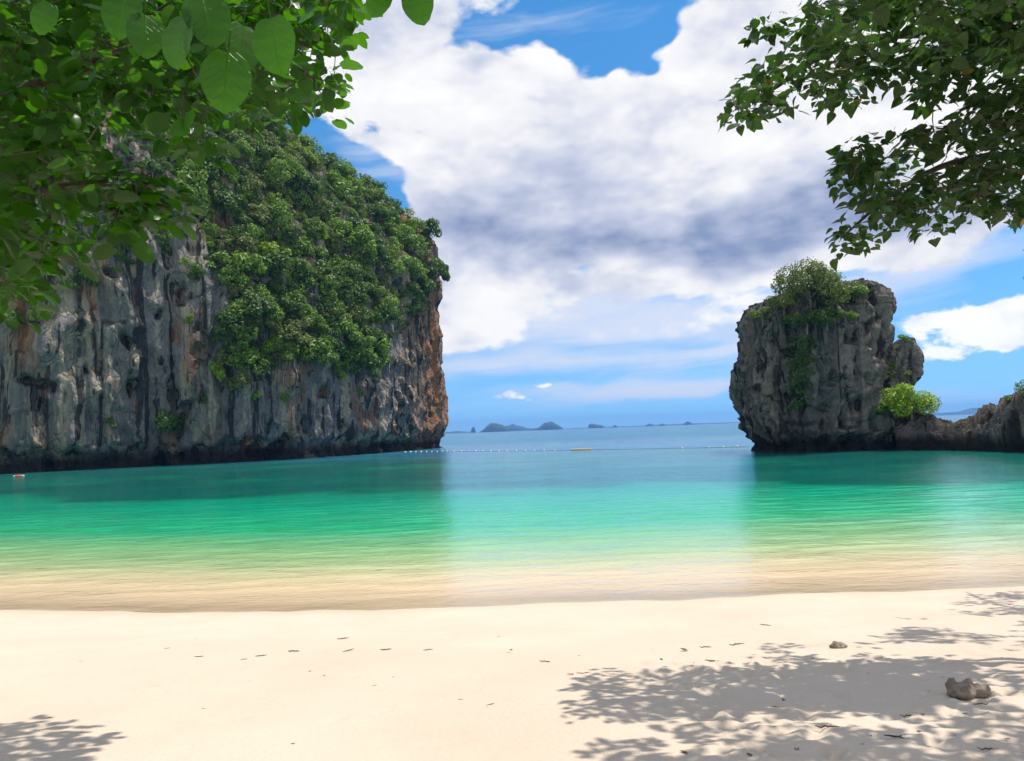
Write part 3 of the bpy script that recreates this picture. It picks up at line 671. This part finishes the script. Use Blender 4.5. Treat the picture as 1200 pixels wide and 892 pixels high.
far_island(621, 658, [.4, 2, 4, 7.6, 9.8, 9.2, 7, 4.5, 1], 4000, 'dark blue peaked island standing alone on the horizon')
far_island(687.5, 706, [4.8, 5.5, 4.6, 3.6, 3.6, 1.5], 4300, 'small blocky island with a cut-off end on the horizon')
far_island(715, 722, [.5, 1.6, 3.2, 1.8, .4], 4300, 'tiny pointed islet beyond the blocky island')
far_island(752, 767, [.5, 1.6, 2.8, 2.6, 1.2, .4], 4300, 'tiny rounded island, one of a pair on the horizon')
far_island(768, 781, [.5, 1.4, 2.6, 1.8, .8, .3], 4300, 'tiny low island, lesser of a pair on the horizon')
far_island(797.5, 811, [.5, 2.2, 4.0, 3.2, 1.5, .4], 4200, 'tiny dark conical islet on the horizon near the sea stack')
far_island(655, 880, [.5, .9, .7, 1.2, .8, .7, 1.3, .9, 1.4, .8, 1.1, .7, .5], 5800, 'thin faint strip of land along the horizon')
far_island(1080, 1230, [1, 2, 3, 3.5, 3, 5, 8, 5, 4, 6, 9, 5, 2], 5800, 'faint pale blue hills seen over the rock ledge')
far_island(500, 552, [1, 2.5, 2, 1.6, 2.6, 1.5, .8], 5800, 'faint pale land at the edge of the limestone cliff')

# ------------------------------------------------------------------ floats on the water
def lathe(prof, k=12):
    V = [(r * math.cos(2 * math.pi * q / k), r * math.sin(2 * math.pi * q / k), z) for r, z in prof for q in range(k)]
    return V, [(i * k + q, i * k + (q + 1) % k, (i + 1) * k + (q + 1) % k, (i + 1) * k + q) for i in range(len(prof) - 1) for q in range(k)]
M_WHITE = mat_plain('white_plastic', (.58, .57, .54), (.70, .69, .66), 4, .5)
M_GREYP = mat_plain('grey_fitting', (.12, .12, .12), (.2, .2, .2), 6, .6)
M_ROPE = mat_plain('wet_rope', (.06, .08, .08), (.13, .14, .13), 6, .8)
M_YEL = mat_plain('yellow_plastic', (.56, .43, .16), (.68, .56, .26), 3, .5)
M_RED = mat_plain('red_plastic', (.62, .10, .07), (.75, .18, .13), 3, .45)
A = Acc(); A.add(*lathe([(.001, -.2), (.12, -.18), (.22, -.08), (.25, .04), (.22, .16), (.12, .25), (.05, .27), (.001, .275)])); ME_B = A.mesh('float', M_WHITE)
A = Acc(); A.add(*lathe([(.05, .24), (.06, .30), (.03, .33), (.001, .335)], 8)); ME_E = A.mesh('rope_eye', M_GREYP)
bl = [(475 + 6.2 * i, 529.6 - .1 * i) for i in range(8)] + [(524, 528.8), (532, 528.8), (541, 528.7), (549, 528.6), (557.5, 528.6), (565.5, 528.5), (575.5, 528.5), (584.5, 528.4), (594, 528.3), (605, 528.2), (615.5, 528.1), (626, 528), (637.7, 527.8), (650.5, 527.6)]
br = [(799.5, 524.8), (831, 524.2), (847.5, 523.9), (864, 523.4)]
bpos = [[at_z(px, py + .6) for px, py in l] for l in (bl, br)]
for gi, l in enumerate(bpos):
    for p in l:
        t = thing('buoy', ('white float of the long buoy line between cliff and yellow pontoon', 'white float of the short buoy line tied to the sea stack')[gi], 'buoy', (p.x, p.y, .02), ('floats between cliff and pontoon', 'floats by the sea stack')[gi])
        t.rotation_euler = (random.uniform(-.25, .25), random.uniform(-.25, .25), random.uniform(0, 6)); s = random.uniform(.85, 1.15); t.scale = (s * .72, s * .72, s * .6)
        obj('float', ME_B, t); obj('rope_eye', ME_E, t)
pr = at_z(681, 527.6); ends = [at_z(468, 530.2)] + bpos[0] + [pr] + bpos[1] + [at_z(878, 523.8)]
pts = []
for a, b in zip(ends[:-1], ends[1:]):
    for k in range(4):
        q = a.lerp(b, k / 4); q.z = .05 if k == 0 else .012; pts.append(q)
pts.append(ends[-1]); A = Acc(); A.add(*tube(pts, [.02] * len(pts), 5))
obj('buoy_rope', A.mesh('buoy_rope', M_ROPE), label='dark rope strung on the sea surface through the white floats', category='rope')
# pontoon: two yellow pipes, end caps and a slatted deck
pon = thing('pontoon', 'yellow floating pontoon low on the sea in the buoy line', 'pontoon', (pr.x, pr.y, .0)); pon.rotation_euler = (0, 0, -.12); pon.scale = (.95, 1, .62)
for sy in (-.55, .55):
    A = Acc(); A.add(*tube([(-1.5, sy, .08), (-1.42, sy, .08), (1.42, sy, .08), (1.5, sy, .08)], [.12, .2, .2, .12], 10)); obj('pipe', A.mesh('pipe', M_YEL), pon)
def box_np(x0, x1, y0, y1, z0, z1):
    V = [(x, y, z) for x in (x0, x1) for y in (y0, y1) for z in (z0, z1)]
    return V, [(0, 1, 3, 2), (4, 6, 7, 5), (0, 4, 5, 1), (2, 3, 7, 6), (0, 2, 6, 4), (1, 5, 7, 3)]
A = Acc(); A.add(*box_np(-.11, .11, -.72, .72, 0, .05)); MEP = A.mesh('deck_plank', M_YEL, False)
for k in range(11): o = obj('deck_plank', MEP, pon); o.location = (-1.3 + .26 * k, 0, .265 + .004 * (k % 3))
# float by the cliff foot
pf = at_z(22, 558.8); fl = thing('swim_float', 'small red float with white ends lying off the cliff foot', 'float', (pf.x, pf.y, .02)); fl.rotation_euler = (0, 0, .15); fl.scale = (.85, .6, .5)
A = Acc(); A.add(*tube([(-.42, 0, .06), (-.36, 0, .1), (0, 0, .12), (.36, 0, .1), (.42, 0, .06)], [.12, .24, .27, .24, .12], 12)); obj('body', A.mesh('body', M_RED), fl)
for s in (-1, 1):
    A = Acc(); A.add(*tube([(s * .38, 0, .08), (s * .5, 0, .1), (s * .62, 0, .1), (s * .68, 0, .08)], [.13, .2, .17, .02], 12)); obj('end_cap', A.mesh('end_cap', M_WHITE), fl)

# ------------------------------------------------------------------ things lying on the sand
M_STONE = mat_plain('beach_stone', (.16, .125, .095), (.40, .33, .25), 9, .9)
def lump(seed, rx, ry, rz, c=(0, 0, 0), nu=40, nv=24):
    u = np.linspace(0, 2 * math.pi, nu, endpoint=False)[:, None]; v_ = np.linspace(.03, math.pi - .03, nv)[None, :]
    d = np.stack([np.cos(u) * np.sin(v_), np.sin(u) * np.sin(v_), np.cos(v_) * np.ones_like(u)], -1).reshape(-1, 3)
    r = 1 + .45 * fbm(d + seed, (.9, .9, .9), 3, seed=seed) + .22 * fbm(d + seed, (.3, .3, .3), 3, seed=seed + 5) - .12 * (np.abs(gn(d * 2.6 + seed, seed)) < .05)
    return d * r[:, None] * np.array([rx, ry, rz]) + np.array(c), grid_faces(nu, nv, True)
def stone(name, label, px, py, lumps, rot=0):
    p = on_sand(px, py); t = thing(name, label, 'rock', (p.x, p.y, sand_z(p.x, p.y) - .01)); t.rotation_euler = (0, 0, rot)
    for i, l in enumerate(lumps):
        V, Fq = lump(*l); obj('boulder' if i == 0 else 'slab', mesh_np('boulder', V, Fq[:, ::-1], M_STONE, True), t)
stone('beach_rock', 'brown two-lobed rock half buried in shaded sand', 1134, 814, [(3, .085, .075, .07, (-.045, 0, .025)), (8, .085, .05, .05, (.085, .02, .03)), (14, .04, .045, .065, (-.09, .03, .05)), (17, .035, .03, .04, (.02, .03, .075))], -.1)
stone('beach_rock', 'smaller flat brown rock at the edge of tree shadow', 983, 759, [(21, .085, .06, .045, (0, 0, .02)), (25, .04, .03, .05, (-.05, -.01, .03))], .2)
M_TWIG = mat_plain('dry_twig', (.05, .035, .025), (.14, .10, .07), 30, .9)
M_DRY = mat_plain('dead_leaf', (.09, .055, .03), (.24, .14, .06), 20, .85)
twm, dlm = [], []
for s in range(4):
    r = random.Random(s); A = Acc(); pp = [(x * .03 - .075, r.uniform(-.012, .012), .006 + r.uniform(0, .008)) for x in range(6)]
    A.add(*tube(pp, [.003, .005, .006, .005, .004, .002], 5)); q = pp[3]; A.add(*tube([q, (q[0] + .02, q[1] + .03, .012)], [.004, .002], 4)); twm.append(A.mesh('twig', M_TWIG))
def leaf_np(n=7, width=.43, fold=.22, droop=.22, cordate=.08, petiole=.45, seed=0, blunt=False):
    """heart-shaped blade, petiole at the origin, tip at +Y"""
    r = np.random.default_rng(seed); ts = np.linspace(0, 1, n)
    wd = width * np.sin(np.clip(ts * .94 + .06, 0, 1) ** .58 * math.pi) ** .8 * (1 - .25 * ts ** 3); 
    if blunt: wd = width * np.sin(np.clip(ts * .90 + .10, 0, 1) ** 1.0 * math.pi * .985) ** .62
    wd[0] = width * .42; wd[-1] = 0
    yo = ts.copy(); yo[0] = -cordate; yo[1] -= cordate * .4
    V = []; Fq = []; T = []
    mid = [(0, t, -droop * t * t) for t in ts]
    V += mid
    for sgn in (-1, 1):
        b = len(V)
        for i in range(n):
            x = sgn * wd[i]; wv_ = .014 * math.sin(i * 2.1 + seed + sgn)
            V.append((x, yo[i], -droop * ts[i] ** 2 + fold * wd[i] + wv_))
        for i in range(n - 1):
            q = (i, i + 1, b + i + 1, b + i); q = q if sgn < 0 else q[::-1]
            if i == n - 2: T.append((i, i + 1, b + i) if sgn < 0 else (b + i, i + 1, i))
            else: Fq.append(q)
    b = len(V); pe = petiole
    for j, (y, z, rr) in enumerate([(0, 0, .012), (-pe * .5, .06, .011), (-pe, .22 * pe, .014)]):
        V += [(rr, y, z), (-rr, y, z), (0, y, z + rr)]
    for j in range(2):
        for q in range(3): Fq.append((b + j * 3 + q, b + j * 3 + (q + 1) % 3, b + (j + 1) * 3 + (q + 1) % 3, b + (j + 1) * 3 + q))
    return np.array(V), np.array(Fq), np.array(T)
for s in range(3):
    V, Fq, T = leaf_np(6, .38, .4, -.35, .05, .3, s); dlm.append(mesh_np('dead_leaf', V * .085 + np.array([0, -.04, .012]), [Fq, T], M_DRY, True))
def litter(px, py, kind, sc=1.0, shade=False):
    p = on_sand(px, py); z_ = sand_z(p.x, p.y)
    if z_ < .02: return
    if kind == 't':
        o = obj('twig', random.choice(twm)); o['label'] = 'short dark twig lying in the dappled shade on sand' if shade else 'short dark twig lying on bare sunlit sand'; o['category'] = 'twig'; o['group'] = 'twigs in the shade' if shade else 'twigs on sunlit sand'
    else:
        o = obj('fallen_leaf', random.choice(dlm)); o['label'] = 'curled brown dead leaf lying in the dappled shade' if shade else 'curled brown dead leaf lying on bare sunlit sand'; o['category'] = 'leaf'; o['group'] = 'fallen leaves in the shade' if shade else 'fallen leaves on sunlit sand'
    o.location = (p.x, p.y, z_ - (.001 if kind == 't' else .008)); o.rotation_euler = (random.uniform(-.1, .1), random.uniform(-.1, .1), random.uniform(-.5, .5) if kind == 't' else random.uniform(0, 6.3)); s = sc * random.uniform(.5, .85); o.scale = (s, s, s)
for px, py, k, s in [(175, 716, 't', .9), (264, 720, 't', .9), (402, 749, 't', 1.3), (306, 769, 't', 1.7), (344, 764, 't', 1.6), (408, 763, 't', 1.3), (452, 762, 't', 1.5), (502, 762, 't', 1.4), (599, 762, 'l', .9), (639, 776, 't', 1.4), (575, 826, 't', .8), (343, 872, 'l', .7), (490, 711, 'l', 1.4),
                     (233, 770, 't', 1.2), (196, 760, 't', .7), (286, 773, 't', .9), (897, 733, 't', 1.5), (827, 759, 't', 1.4), (801, 763, 'l', 1.2), (864, 756, 't', 1.5), (775, 773, 'l', .7), (687, 789, 't', .7), (363, 787, 'l', .6), (380, 792, 'l', .6), (570, 829, 'l', .6), (540, 820, 't', .6), (95, 775, 't', .6), (640, 700, 'l', .8), (800, 693, 'l', 1.0)]:
    litter(px, py, k, s)
for px, py, k, s in [(918, 821, 'l', .7), (1081, 838, 'l', .6), (1051, 865, 't', 1.3), (1149, 826, 't', 1.2), (934, 878, 'l', .7), (801, 882, 'l', .7), (1158, 879, 't', 1.0), (834, 775, 't', 1.2), (970, 853, 't', 1.2), (1010, 872, 'l', .6), (1120, 862, 'l', .6), (1065, 840, 't', 1.1)]:
    litter(px, py, k, s, True)
for k in range(24): litter(random.uniform(760, 1195), random.uniform(770, 888), random.choice('ttttl'), random.uniform(.3, .65), True)
for k in range(14): litter(random.uniform(10, 900), random.choice([random.gauss(765, 6), random.uniform(712, 885)]), random.choice('ttl'), random.uniform(.25, .5), False)

# ------------------------------------------------------------------ overhanging trees
leaves_big = []
LVR = [leaf_np(8, w_, f_, d_, c_, .42, s, True) for s, (w_, f_, d_, c_) in enumerate([(.41, .16, .18, .05), (.38, .32, .28, .04), (.44, .08, .10, .06), (.36, .26, .40, .05), (.42, -.14, .25, .05)])]
LV = [leaf_np(7, w_, f_, d_, c_, .42, s) for s, (w_, f_, d_, c_) in enumerate([(.42, .20, .18, .09), (.40, .34, .30, .08), (.45, .10, .10, .10), (.38, .28, .42, .07), (.43, -.12, .25, .09)])]
ROUND = leaf_np(14, .40, .14, .20, .03, .35, 11, True)
def leaf_matrix(p, dirv, nrmv, size):
    y_ = dirv.normalized(); z_ = (nrmv - y_ * nrmv.dot(y_)).normalized(); x_ = y_.cross(z_)
    m = Matrix((x_, y_, z_)).transposed().to_4x4(); return Matrix.Translation(p) @ m @ Matrix.Scale(size, 4)
def build_tree(name, label, base, limbs, clusters, per, leaf_size, spread_, mat, seed, big=(), LV=LV):
    r = random.Random(seed); t = thing(name, label, 'tree', base); b0 = Vector(base)
    # trunk and limbs
    nodes = []
    for i, (pts, r0, r1) in enumerate(limbs):
        pv = catmull([tuple(p) for p in pts], 4 * len(pts)); n = len(pv)
        A = Acc(); A.add(*tube([Vector(p) - b0 for p in pv], [r0 + (r1 - r0) * k / (n - 1) for k in range(n)], 9))
        obj('trunk' if i == 0 else 'limb', A.mesh('limb', M_BARK), t)
        if i: nodes += [(Vector(p), r1) for p in pv[2:]]
    # twigs: connect every cluster to the nearest wood, nearest first
    cl = [Vector(c) for c in clusters]; N = np.array([tuple(p) for p, _ in nodes]); tw = Acc()
    todo = np.array([tuple(c) for c in cl]); dist = np.min(np.linalg.norm(todo[:, None] - N[None], axis=2), axis=1); near_ = np.argmin(np.linalg.norm(todo[:, None] - N[None], axis=2), axis=1); done = np.zeros(len(cl), bool)
    NL = [Vector(p) for p in N]
    for _ in range(len(cl)):
        k = int(np.argmin(np.where(done, 1e9, dist))); done[k] = True; a = NL[near_[k]]; b = cl[k]
        mid = a.lerp(b, .55) + Vector((r.gauss(0, .05), r.gauss(0, .05), -.04 * (b - a).length + r.gauss(.03, .03)))
        L = (b - a).length; tw.add(*tube([a - b0, mid - b0, b - b0], [.004 + .004 * min(L, 2), .004 + .002 * min(L, 2), .003], 4))
        NL.append(b); dd = np.linalg.norm(todo - np.array(tuple(b)), axis=1); bt = dd < dist; dist[bt] = dd[bt]; near_[bt] = len(NL) - 1
    obj('twigs', tw.mesh('twigs', M_BARK), t, kind='stuff')
    items = []
    for c in cl:
        for k in range(per + r.randint(-1, 2)):
            a = r.uniform(0, 2 * math.pi); e = r.uniform(-1.0, .35); q = spread_ * r.random() ** .5
            off = Vector((math.cos(a), math.sin(a), 0)) * q + Vector((0, 0, r.uniform(-.8, .5) * spread_))
            dv = Vector((math.cos(a + r.gauss(0, .5)), math.sin(a + r.gauss(0, .5)), e * .9)); nv_ = Vector((r.gauss(0, .45), r.gauss(0, .45), 1)).normalized()
            if abs(dv.normalized().dot(nv_)) > .95: nv_ = Vector((math.cos(a), math.sin(a), .4))
            items.append((c + off, dv, nv_, leaf_size * r.uniform(.6, 1.25), r.randrange(len(LV))))
    def vis(it):
        u, v_ = proj(it[0] + it[1].normalized() * it[3] * .5)
        return (it[3] / max((it[0] - CAM).length, .1)) if (0 < u < 1200 and 0 < v_ < 892) else 0
    items.sort(key=vis, reverse=True)
    base_me = [mesh_np('leaf', V, [Fq, T], mat, True, {'rnd': np.full(len(V), .3 + .12 * i), 'lx': np.abs(V[:, 0]), 'ly': V[:, 1]}) for i, (V, Fq, T) in enumerate(LV)]
    if big:
        V, Fq, T = ROUND; rm = mesh_np('leaf', V, [Fq, T], mat, True, {'rnd': np.full(len(V), .6), 'lx': np.abs(V[:, 0]), 'ly': V[:, 1]})
        for (p, dv, nv_, s) in big:
            o = obj('leaf', rm, t); o.matrix_world = Matrix.Identity(4); o.matrix_local = Matrix.Translation(-b0) @ leaf_matrix(p, dv, nv_, s)
    # the 290 largest in view are leaves of their own; picked at random among those in view so that they spread over the crown
    own = items[:290 - len(big)]; rest = items[290 - len(big):]
    for (p, dv, nv_, s, i) in own:
        o = obj('leaf', base_me[i], t); o.matrix_local = Matrix.Translation(-b0) @ leaf_matrix(p, dv, nv_, s)
    Vv, Fv, Tv, Rv, k0 = [], [], [], [], 0; lxy = []
    for (p, dv, nv_, s, i) in rest:
        V, Fq, T = LV[i]; m = np.array(leaf_matrix(p - b0, dv, nv_, s)); Vv.append(V @ m[:3, :3].T + m[:3, 3]); Fv.append(Fq + k0); Tv.append(T + k0); k0 += len(V); Rv.append(np.full(len(V), r.random())); lxy.append(V[:, :2])
    obj('foliage', mesh_np('foliage', np.concatenate(Vv), [np.concatenate(Fv), np.concatenate(Tv)], mat, True, {'rnd': np.concatenate(Rv), 'lx': np.abs(np.concatenate(lxy)[:, 0]), 'ly': np.concatenate(lxy)[:, 1]}), t, kind='stuff')
    return t
def sample_poly(poly, n, ymin, ymax, r, mask=None):
    xs = [p[0] for p in poly]; ys = [p[1] for p in poly]; out = []
    while len(out) < n:
        px, py = r.uniform(min(xs), max(xs)), r.uniform(min(ys), max(ys))
        if not in_poly(px, py, poly): continue
        if mask and not mask(px, py): continue
        out.append(at(px, py, r.uniform(ymin, ymax)))
    return out
rr = random.Random(11)
# left tree
L1 = [(-40, -30), (405, -30), (408, 10), (412, 22), (404, 40), (388, 58), (396, 100), (384, 126), (337, 130), (312, 120), (297, 140), (250, 122), (235, 165), (200, 165), (183, 128), (120, 135), (112, 195), (84, 225), (76, 300), (68, 325), (35, 350), (-40, 360)]
L2 = [(122, 215), (150, 198), (182, 205), (192, 232), (178, 250), (168, 262), (145, 272), (122, 258)]
cl = sample_poly(L1, 520, 3.6, 6.4, rr) + sample_poly(L2, 26, 4.2, 4.9, rr)
cl += sample_poly([(-260, -330), (400, -330), (400, -30), (-40, -30), (-40, 360), (-260, 330)], 330, 3.4, 7.0, rr)  # unseen leaves above and beside the frame, thickened to shade the crown in view
cl += sample_poly([(-40, -30), (300, -30), (280, 80), (170, 110), (90, 190), (60, 280), (-40, 320)], 200, 5.6, 7.4, rr)  # back layer of leaves added to block light between the front ones
k = 0
while k < 26:                                               # bough overhead whose shade falls at the lower left
    g = on_sand(rr.uniform(-60, 80), rr.uniform(884, 960)); p = g + SUND * (rr.uniform(4.6, 6.4) / SUND.z); u, v_ = proj(p)
    if v_ > -25 and not in_poly(u, v_, L1): continue
    cl.append(p); k += 1
def shades_view(p):                                         # would this off-frame spray shade the open sand in view?
    u, v_ = proj(p)
    if 0 < u < 1200 and 0 < v_ < 892: return False
    g = p - SUND * ((p.z - 1.15) / SUND.z); u, v_ = proj(g); return -20 < u < 640 and 600 < v_ < 872
cl = [p for p in cl if not shades_view(p)]
lb = (-7.2, 3.6, sand_z(-7.2, 3.6) - .15)
lims = [([lb, (-7.0, 3.8, 2.6), (-6.4, 4.1, 4.0), (-5.6, 4.4, 5.2)], .22, .11),
        ([(-6.4, 4.1, 4.0), at(-160, 200, 4.5), at(0, 120, 4.8), at(150, 60, 4.9), at(290, 40, 5.0), at(385, 60, 5.0)], .07, .012),
        ([(-6.6, 4.0, 3.6), at(-120, 260, 4.4), at(20, 230, 4.6), at(110, 215, 4.6), at(165, 232, 4.6)], .05, .01),
        ([at(0, 120, 4.8), at(60, 200, 5.0), at(45, 320, 5.0)], .03, .008),
        ([(-5.6, 4.4, 5.2), at(60, -120, 4.0), at(240, -60, 3.2), at(330, -20, 2.4), at(450, -30, 2.1)], .06, .010)]
dn = Vector((0, 0, -1)); tc = Vector((0, -1, 0))
def bl_(px, py, Y_, tilt, face, s): return (at(px, py, Y_), Vector((tilt, -.15, -1)), Vector((face, -1, .35)), s)
big = [bl_(268, 62, 2.05, -.05, .3, .175), bl_(318, 22, 2.05, .12, -.2, .165), bl_(170, 18, 2.1, .1, .5, .13), bl_(215, 20, 2.0, -.2, -.4, .15), bl_(452, -14, 2.2, -.5, .2, .10), bl_(486, -18, 2.2, .15, -.3, .13), bl_(235, -8, 2.0, .3, .2, .16), bl_(285, 30, 2.2, .05, 1.2, .15), bl_(150, -12, 2.1, -.2, .1, .15), bl_(60, 5, 2.6, -.4, .3, .12)]
build_tree('broadleaf_tree', 'bright green broadleaf tree with hanging boughs in front of the cliff', lb, lims, cl, 6, .11, .16, M_LEAF_L, 31, big, LVR)
# right tree
RU = [(860, 130), (865, 110), (888, 84), (928, 56), (957, -5), (1230, -5), (1230, 72), (1150, 80), (1107, 90), (1098, 122), (1082, 122), (1066, 96), (1048, 72), (1034, 68), (1021, 96), (1000, 118), (981, 124), (968, 110), (941, 95), (920, 117), (873, 138)]
RL = [(1002, 170), (1048, 160), (1083, 150), (1138, 138), (1138, 98), (1230, 84), (1230, 244), (1170, 248), (1135, 241), (1104, 238), (1100, 258), (1083, 274), (1034, 284), (1007, 295), (962, 284), (965, 274), (998, 264), (1010, 226), (993, 202)]
holes = [(1125, 195, 9), (1035, 176, 9), (1062, 185, 8), (1133, 105, 10), (1185, 70, 8), (1030, 52, 7), (985, 78, 6), (1140, 53, 4)]
hm = lambda px, py: gn(np.array([[px / 26., py / 20., 3.3]]), 77)[0] < .13 and all((px - a) ** 2 + (py - b) ** 2 > (c + 5) ** 2 for a, b, c in holes)
cl = sample_poly(RU, 260, 5.8, 7.6, rr, hm) + sample_poly(RL, 225, 5.8, 7.6, rr, hm) + sample_poly([(888, 28), (905, 20), (924, 28), (922, 44), (900, 46)], 6, 6.8, 7.0, rr)
# crown outside the frame, above and to the right: it throws the dappled shade on the sand
SH = [(700, 856), (742, 846), (752, 812), (800, 790), (850, 764), (890, 750), (960, 758), (1040, 752), (1060, 725), (1110, 716), (1130, 700), (1200, 690), (1300, 690), (1300, 960), (700, 960)]
GAP = [(1010, 752), (1060, 740), (1110, 755), (1190, 765), (1160, 788), (1060, 778)]
k = 0
while k < 460:
    px, py = rr.uniform(690, 1290), rr.uniform(690, 950)
    if not in_poly(px, py, SH) or (in_poly(px, py, GAP) and rr.random() < .7): continue
    if rr.random() > (.75 + .25 * min(1, max(0, (py - 740) / 60))): continue
    if gn(np.array([[px / 70., py / 26., 1.7]]), 55)[0] > .12: continue
    g = on_sand(px, py); p = g + SUND * (rr.uniform(4.4, 6.2 if py > 760 else 8.5) / SUND.z); u, v_ = proj(p)
    if -20 < u < 1215 and v_ > -12 and not (in_poly(u, v_, RU) or in_poly(u, v_, RL)): continue
    cl.append(p); k += 1
SHU = [(1040, 752), (1060, 725), (1110, 714), (1130, 700), (1200, 687), (1290, 685), (1290, 760), (1190, 762), (1110, 752)]
k = 0
for tries in range(4000):
    px, py = rr.uniform(1035, 1290), rr.uniform(685, 762)
    if not in_poly(px, py, SHU) or gn(np.array([[px / 60., py / 14., 5.7]]), 56)[0] > .10: continue
    g = on_sand(px, py); p = g + SUND * (rr.uniform(4.5, 9.5) / SUND.z); u, v_ = proj(p)
    if -20 < u < 1212 and v_ > -12 and not (in_poly(u, v_, RU) or in_poly(u, v_, RL)): continue
    cl.append(p); k += 1
    if k >= 150: break
rb = (8.6, 6.2, sand_z(8.6, 6.2) - .15)
lims = [([rb, (8.4, 6.4, 2.6), (8.0, 6.7, 4.4), (7.2, 7.0, 6.0)], .26, .12),
        ([(8.0, 6.7, 4.4), at(1330, 130, 7.2), at(1200, 60, 7.4), at(1090, 40, 7.5), at(985, 55, 7.4), at(905, 105, 7.2), at(868, 126, 7.1)], .08, .008),
        ([(8.2, 6.6, 3.9), at(1330, 230, 7.2), at(1215, 185, 7.4), at(1120, 190, 7.4), at(1050, 225, 7.3), at(985, 280, 7.2)], .07, .008),
        ([at(1200, 60, 7.4), at(1170, 130, 7.6), at(1160, 220, 7.6)], .03, .008),
        ([at(985, 55, 7.4), at(955, 28, 7.0), at(935, 26, 6.9), at(905, 35, 6.9)], .012, .004),
        ([(7.2, 7.0, 6.0), (6.2, 7.0, 6.9), (5.0, 6.8, 7.4), (3.6, 6.6, 7.2)], .07, .012),
        ([(7.6, 6.9, 5.4), (8.4, 9.0, 6.6), (9.2, 11.5, 7.0), (9.8, 13.5, 6.8)], .07, .012)]
build_tree('shade_tree', 'shade tree in shadow-dark leaf colour with boughs hanging against the clouds', rb, lims, cl, 7, .105, .17, M_LEAF_R, 37)

# ------------------------------------------------------------------ sea air
hz = bpy.data.materials.new('haze'); hz.use_nodes = True; t = NT(hz.node_tree); out = t.n('ShaderNodeOutputMaterial')
pv = t.n('ShaderNodeVolumePrincipled', {'Color': (.22, .50, 1.0, 1), 'Density': 1.7e-4, 'Anisotropy': .2})
t.t.links.new(pv.outputs[0], out.inputs['Volume'])
V, Fq = box_np(-6600, 6600, -80, 6600, -14.8, 92)
obj('haze', mesh_np('haze', np.array(V), np.array(Fq), hz), kind='stuff')
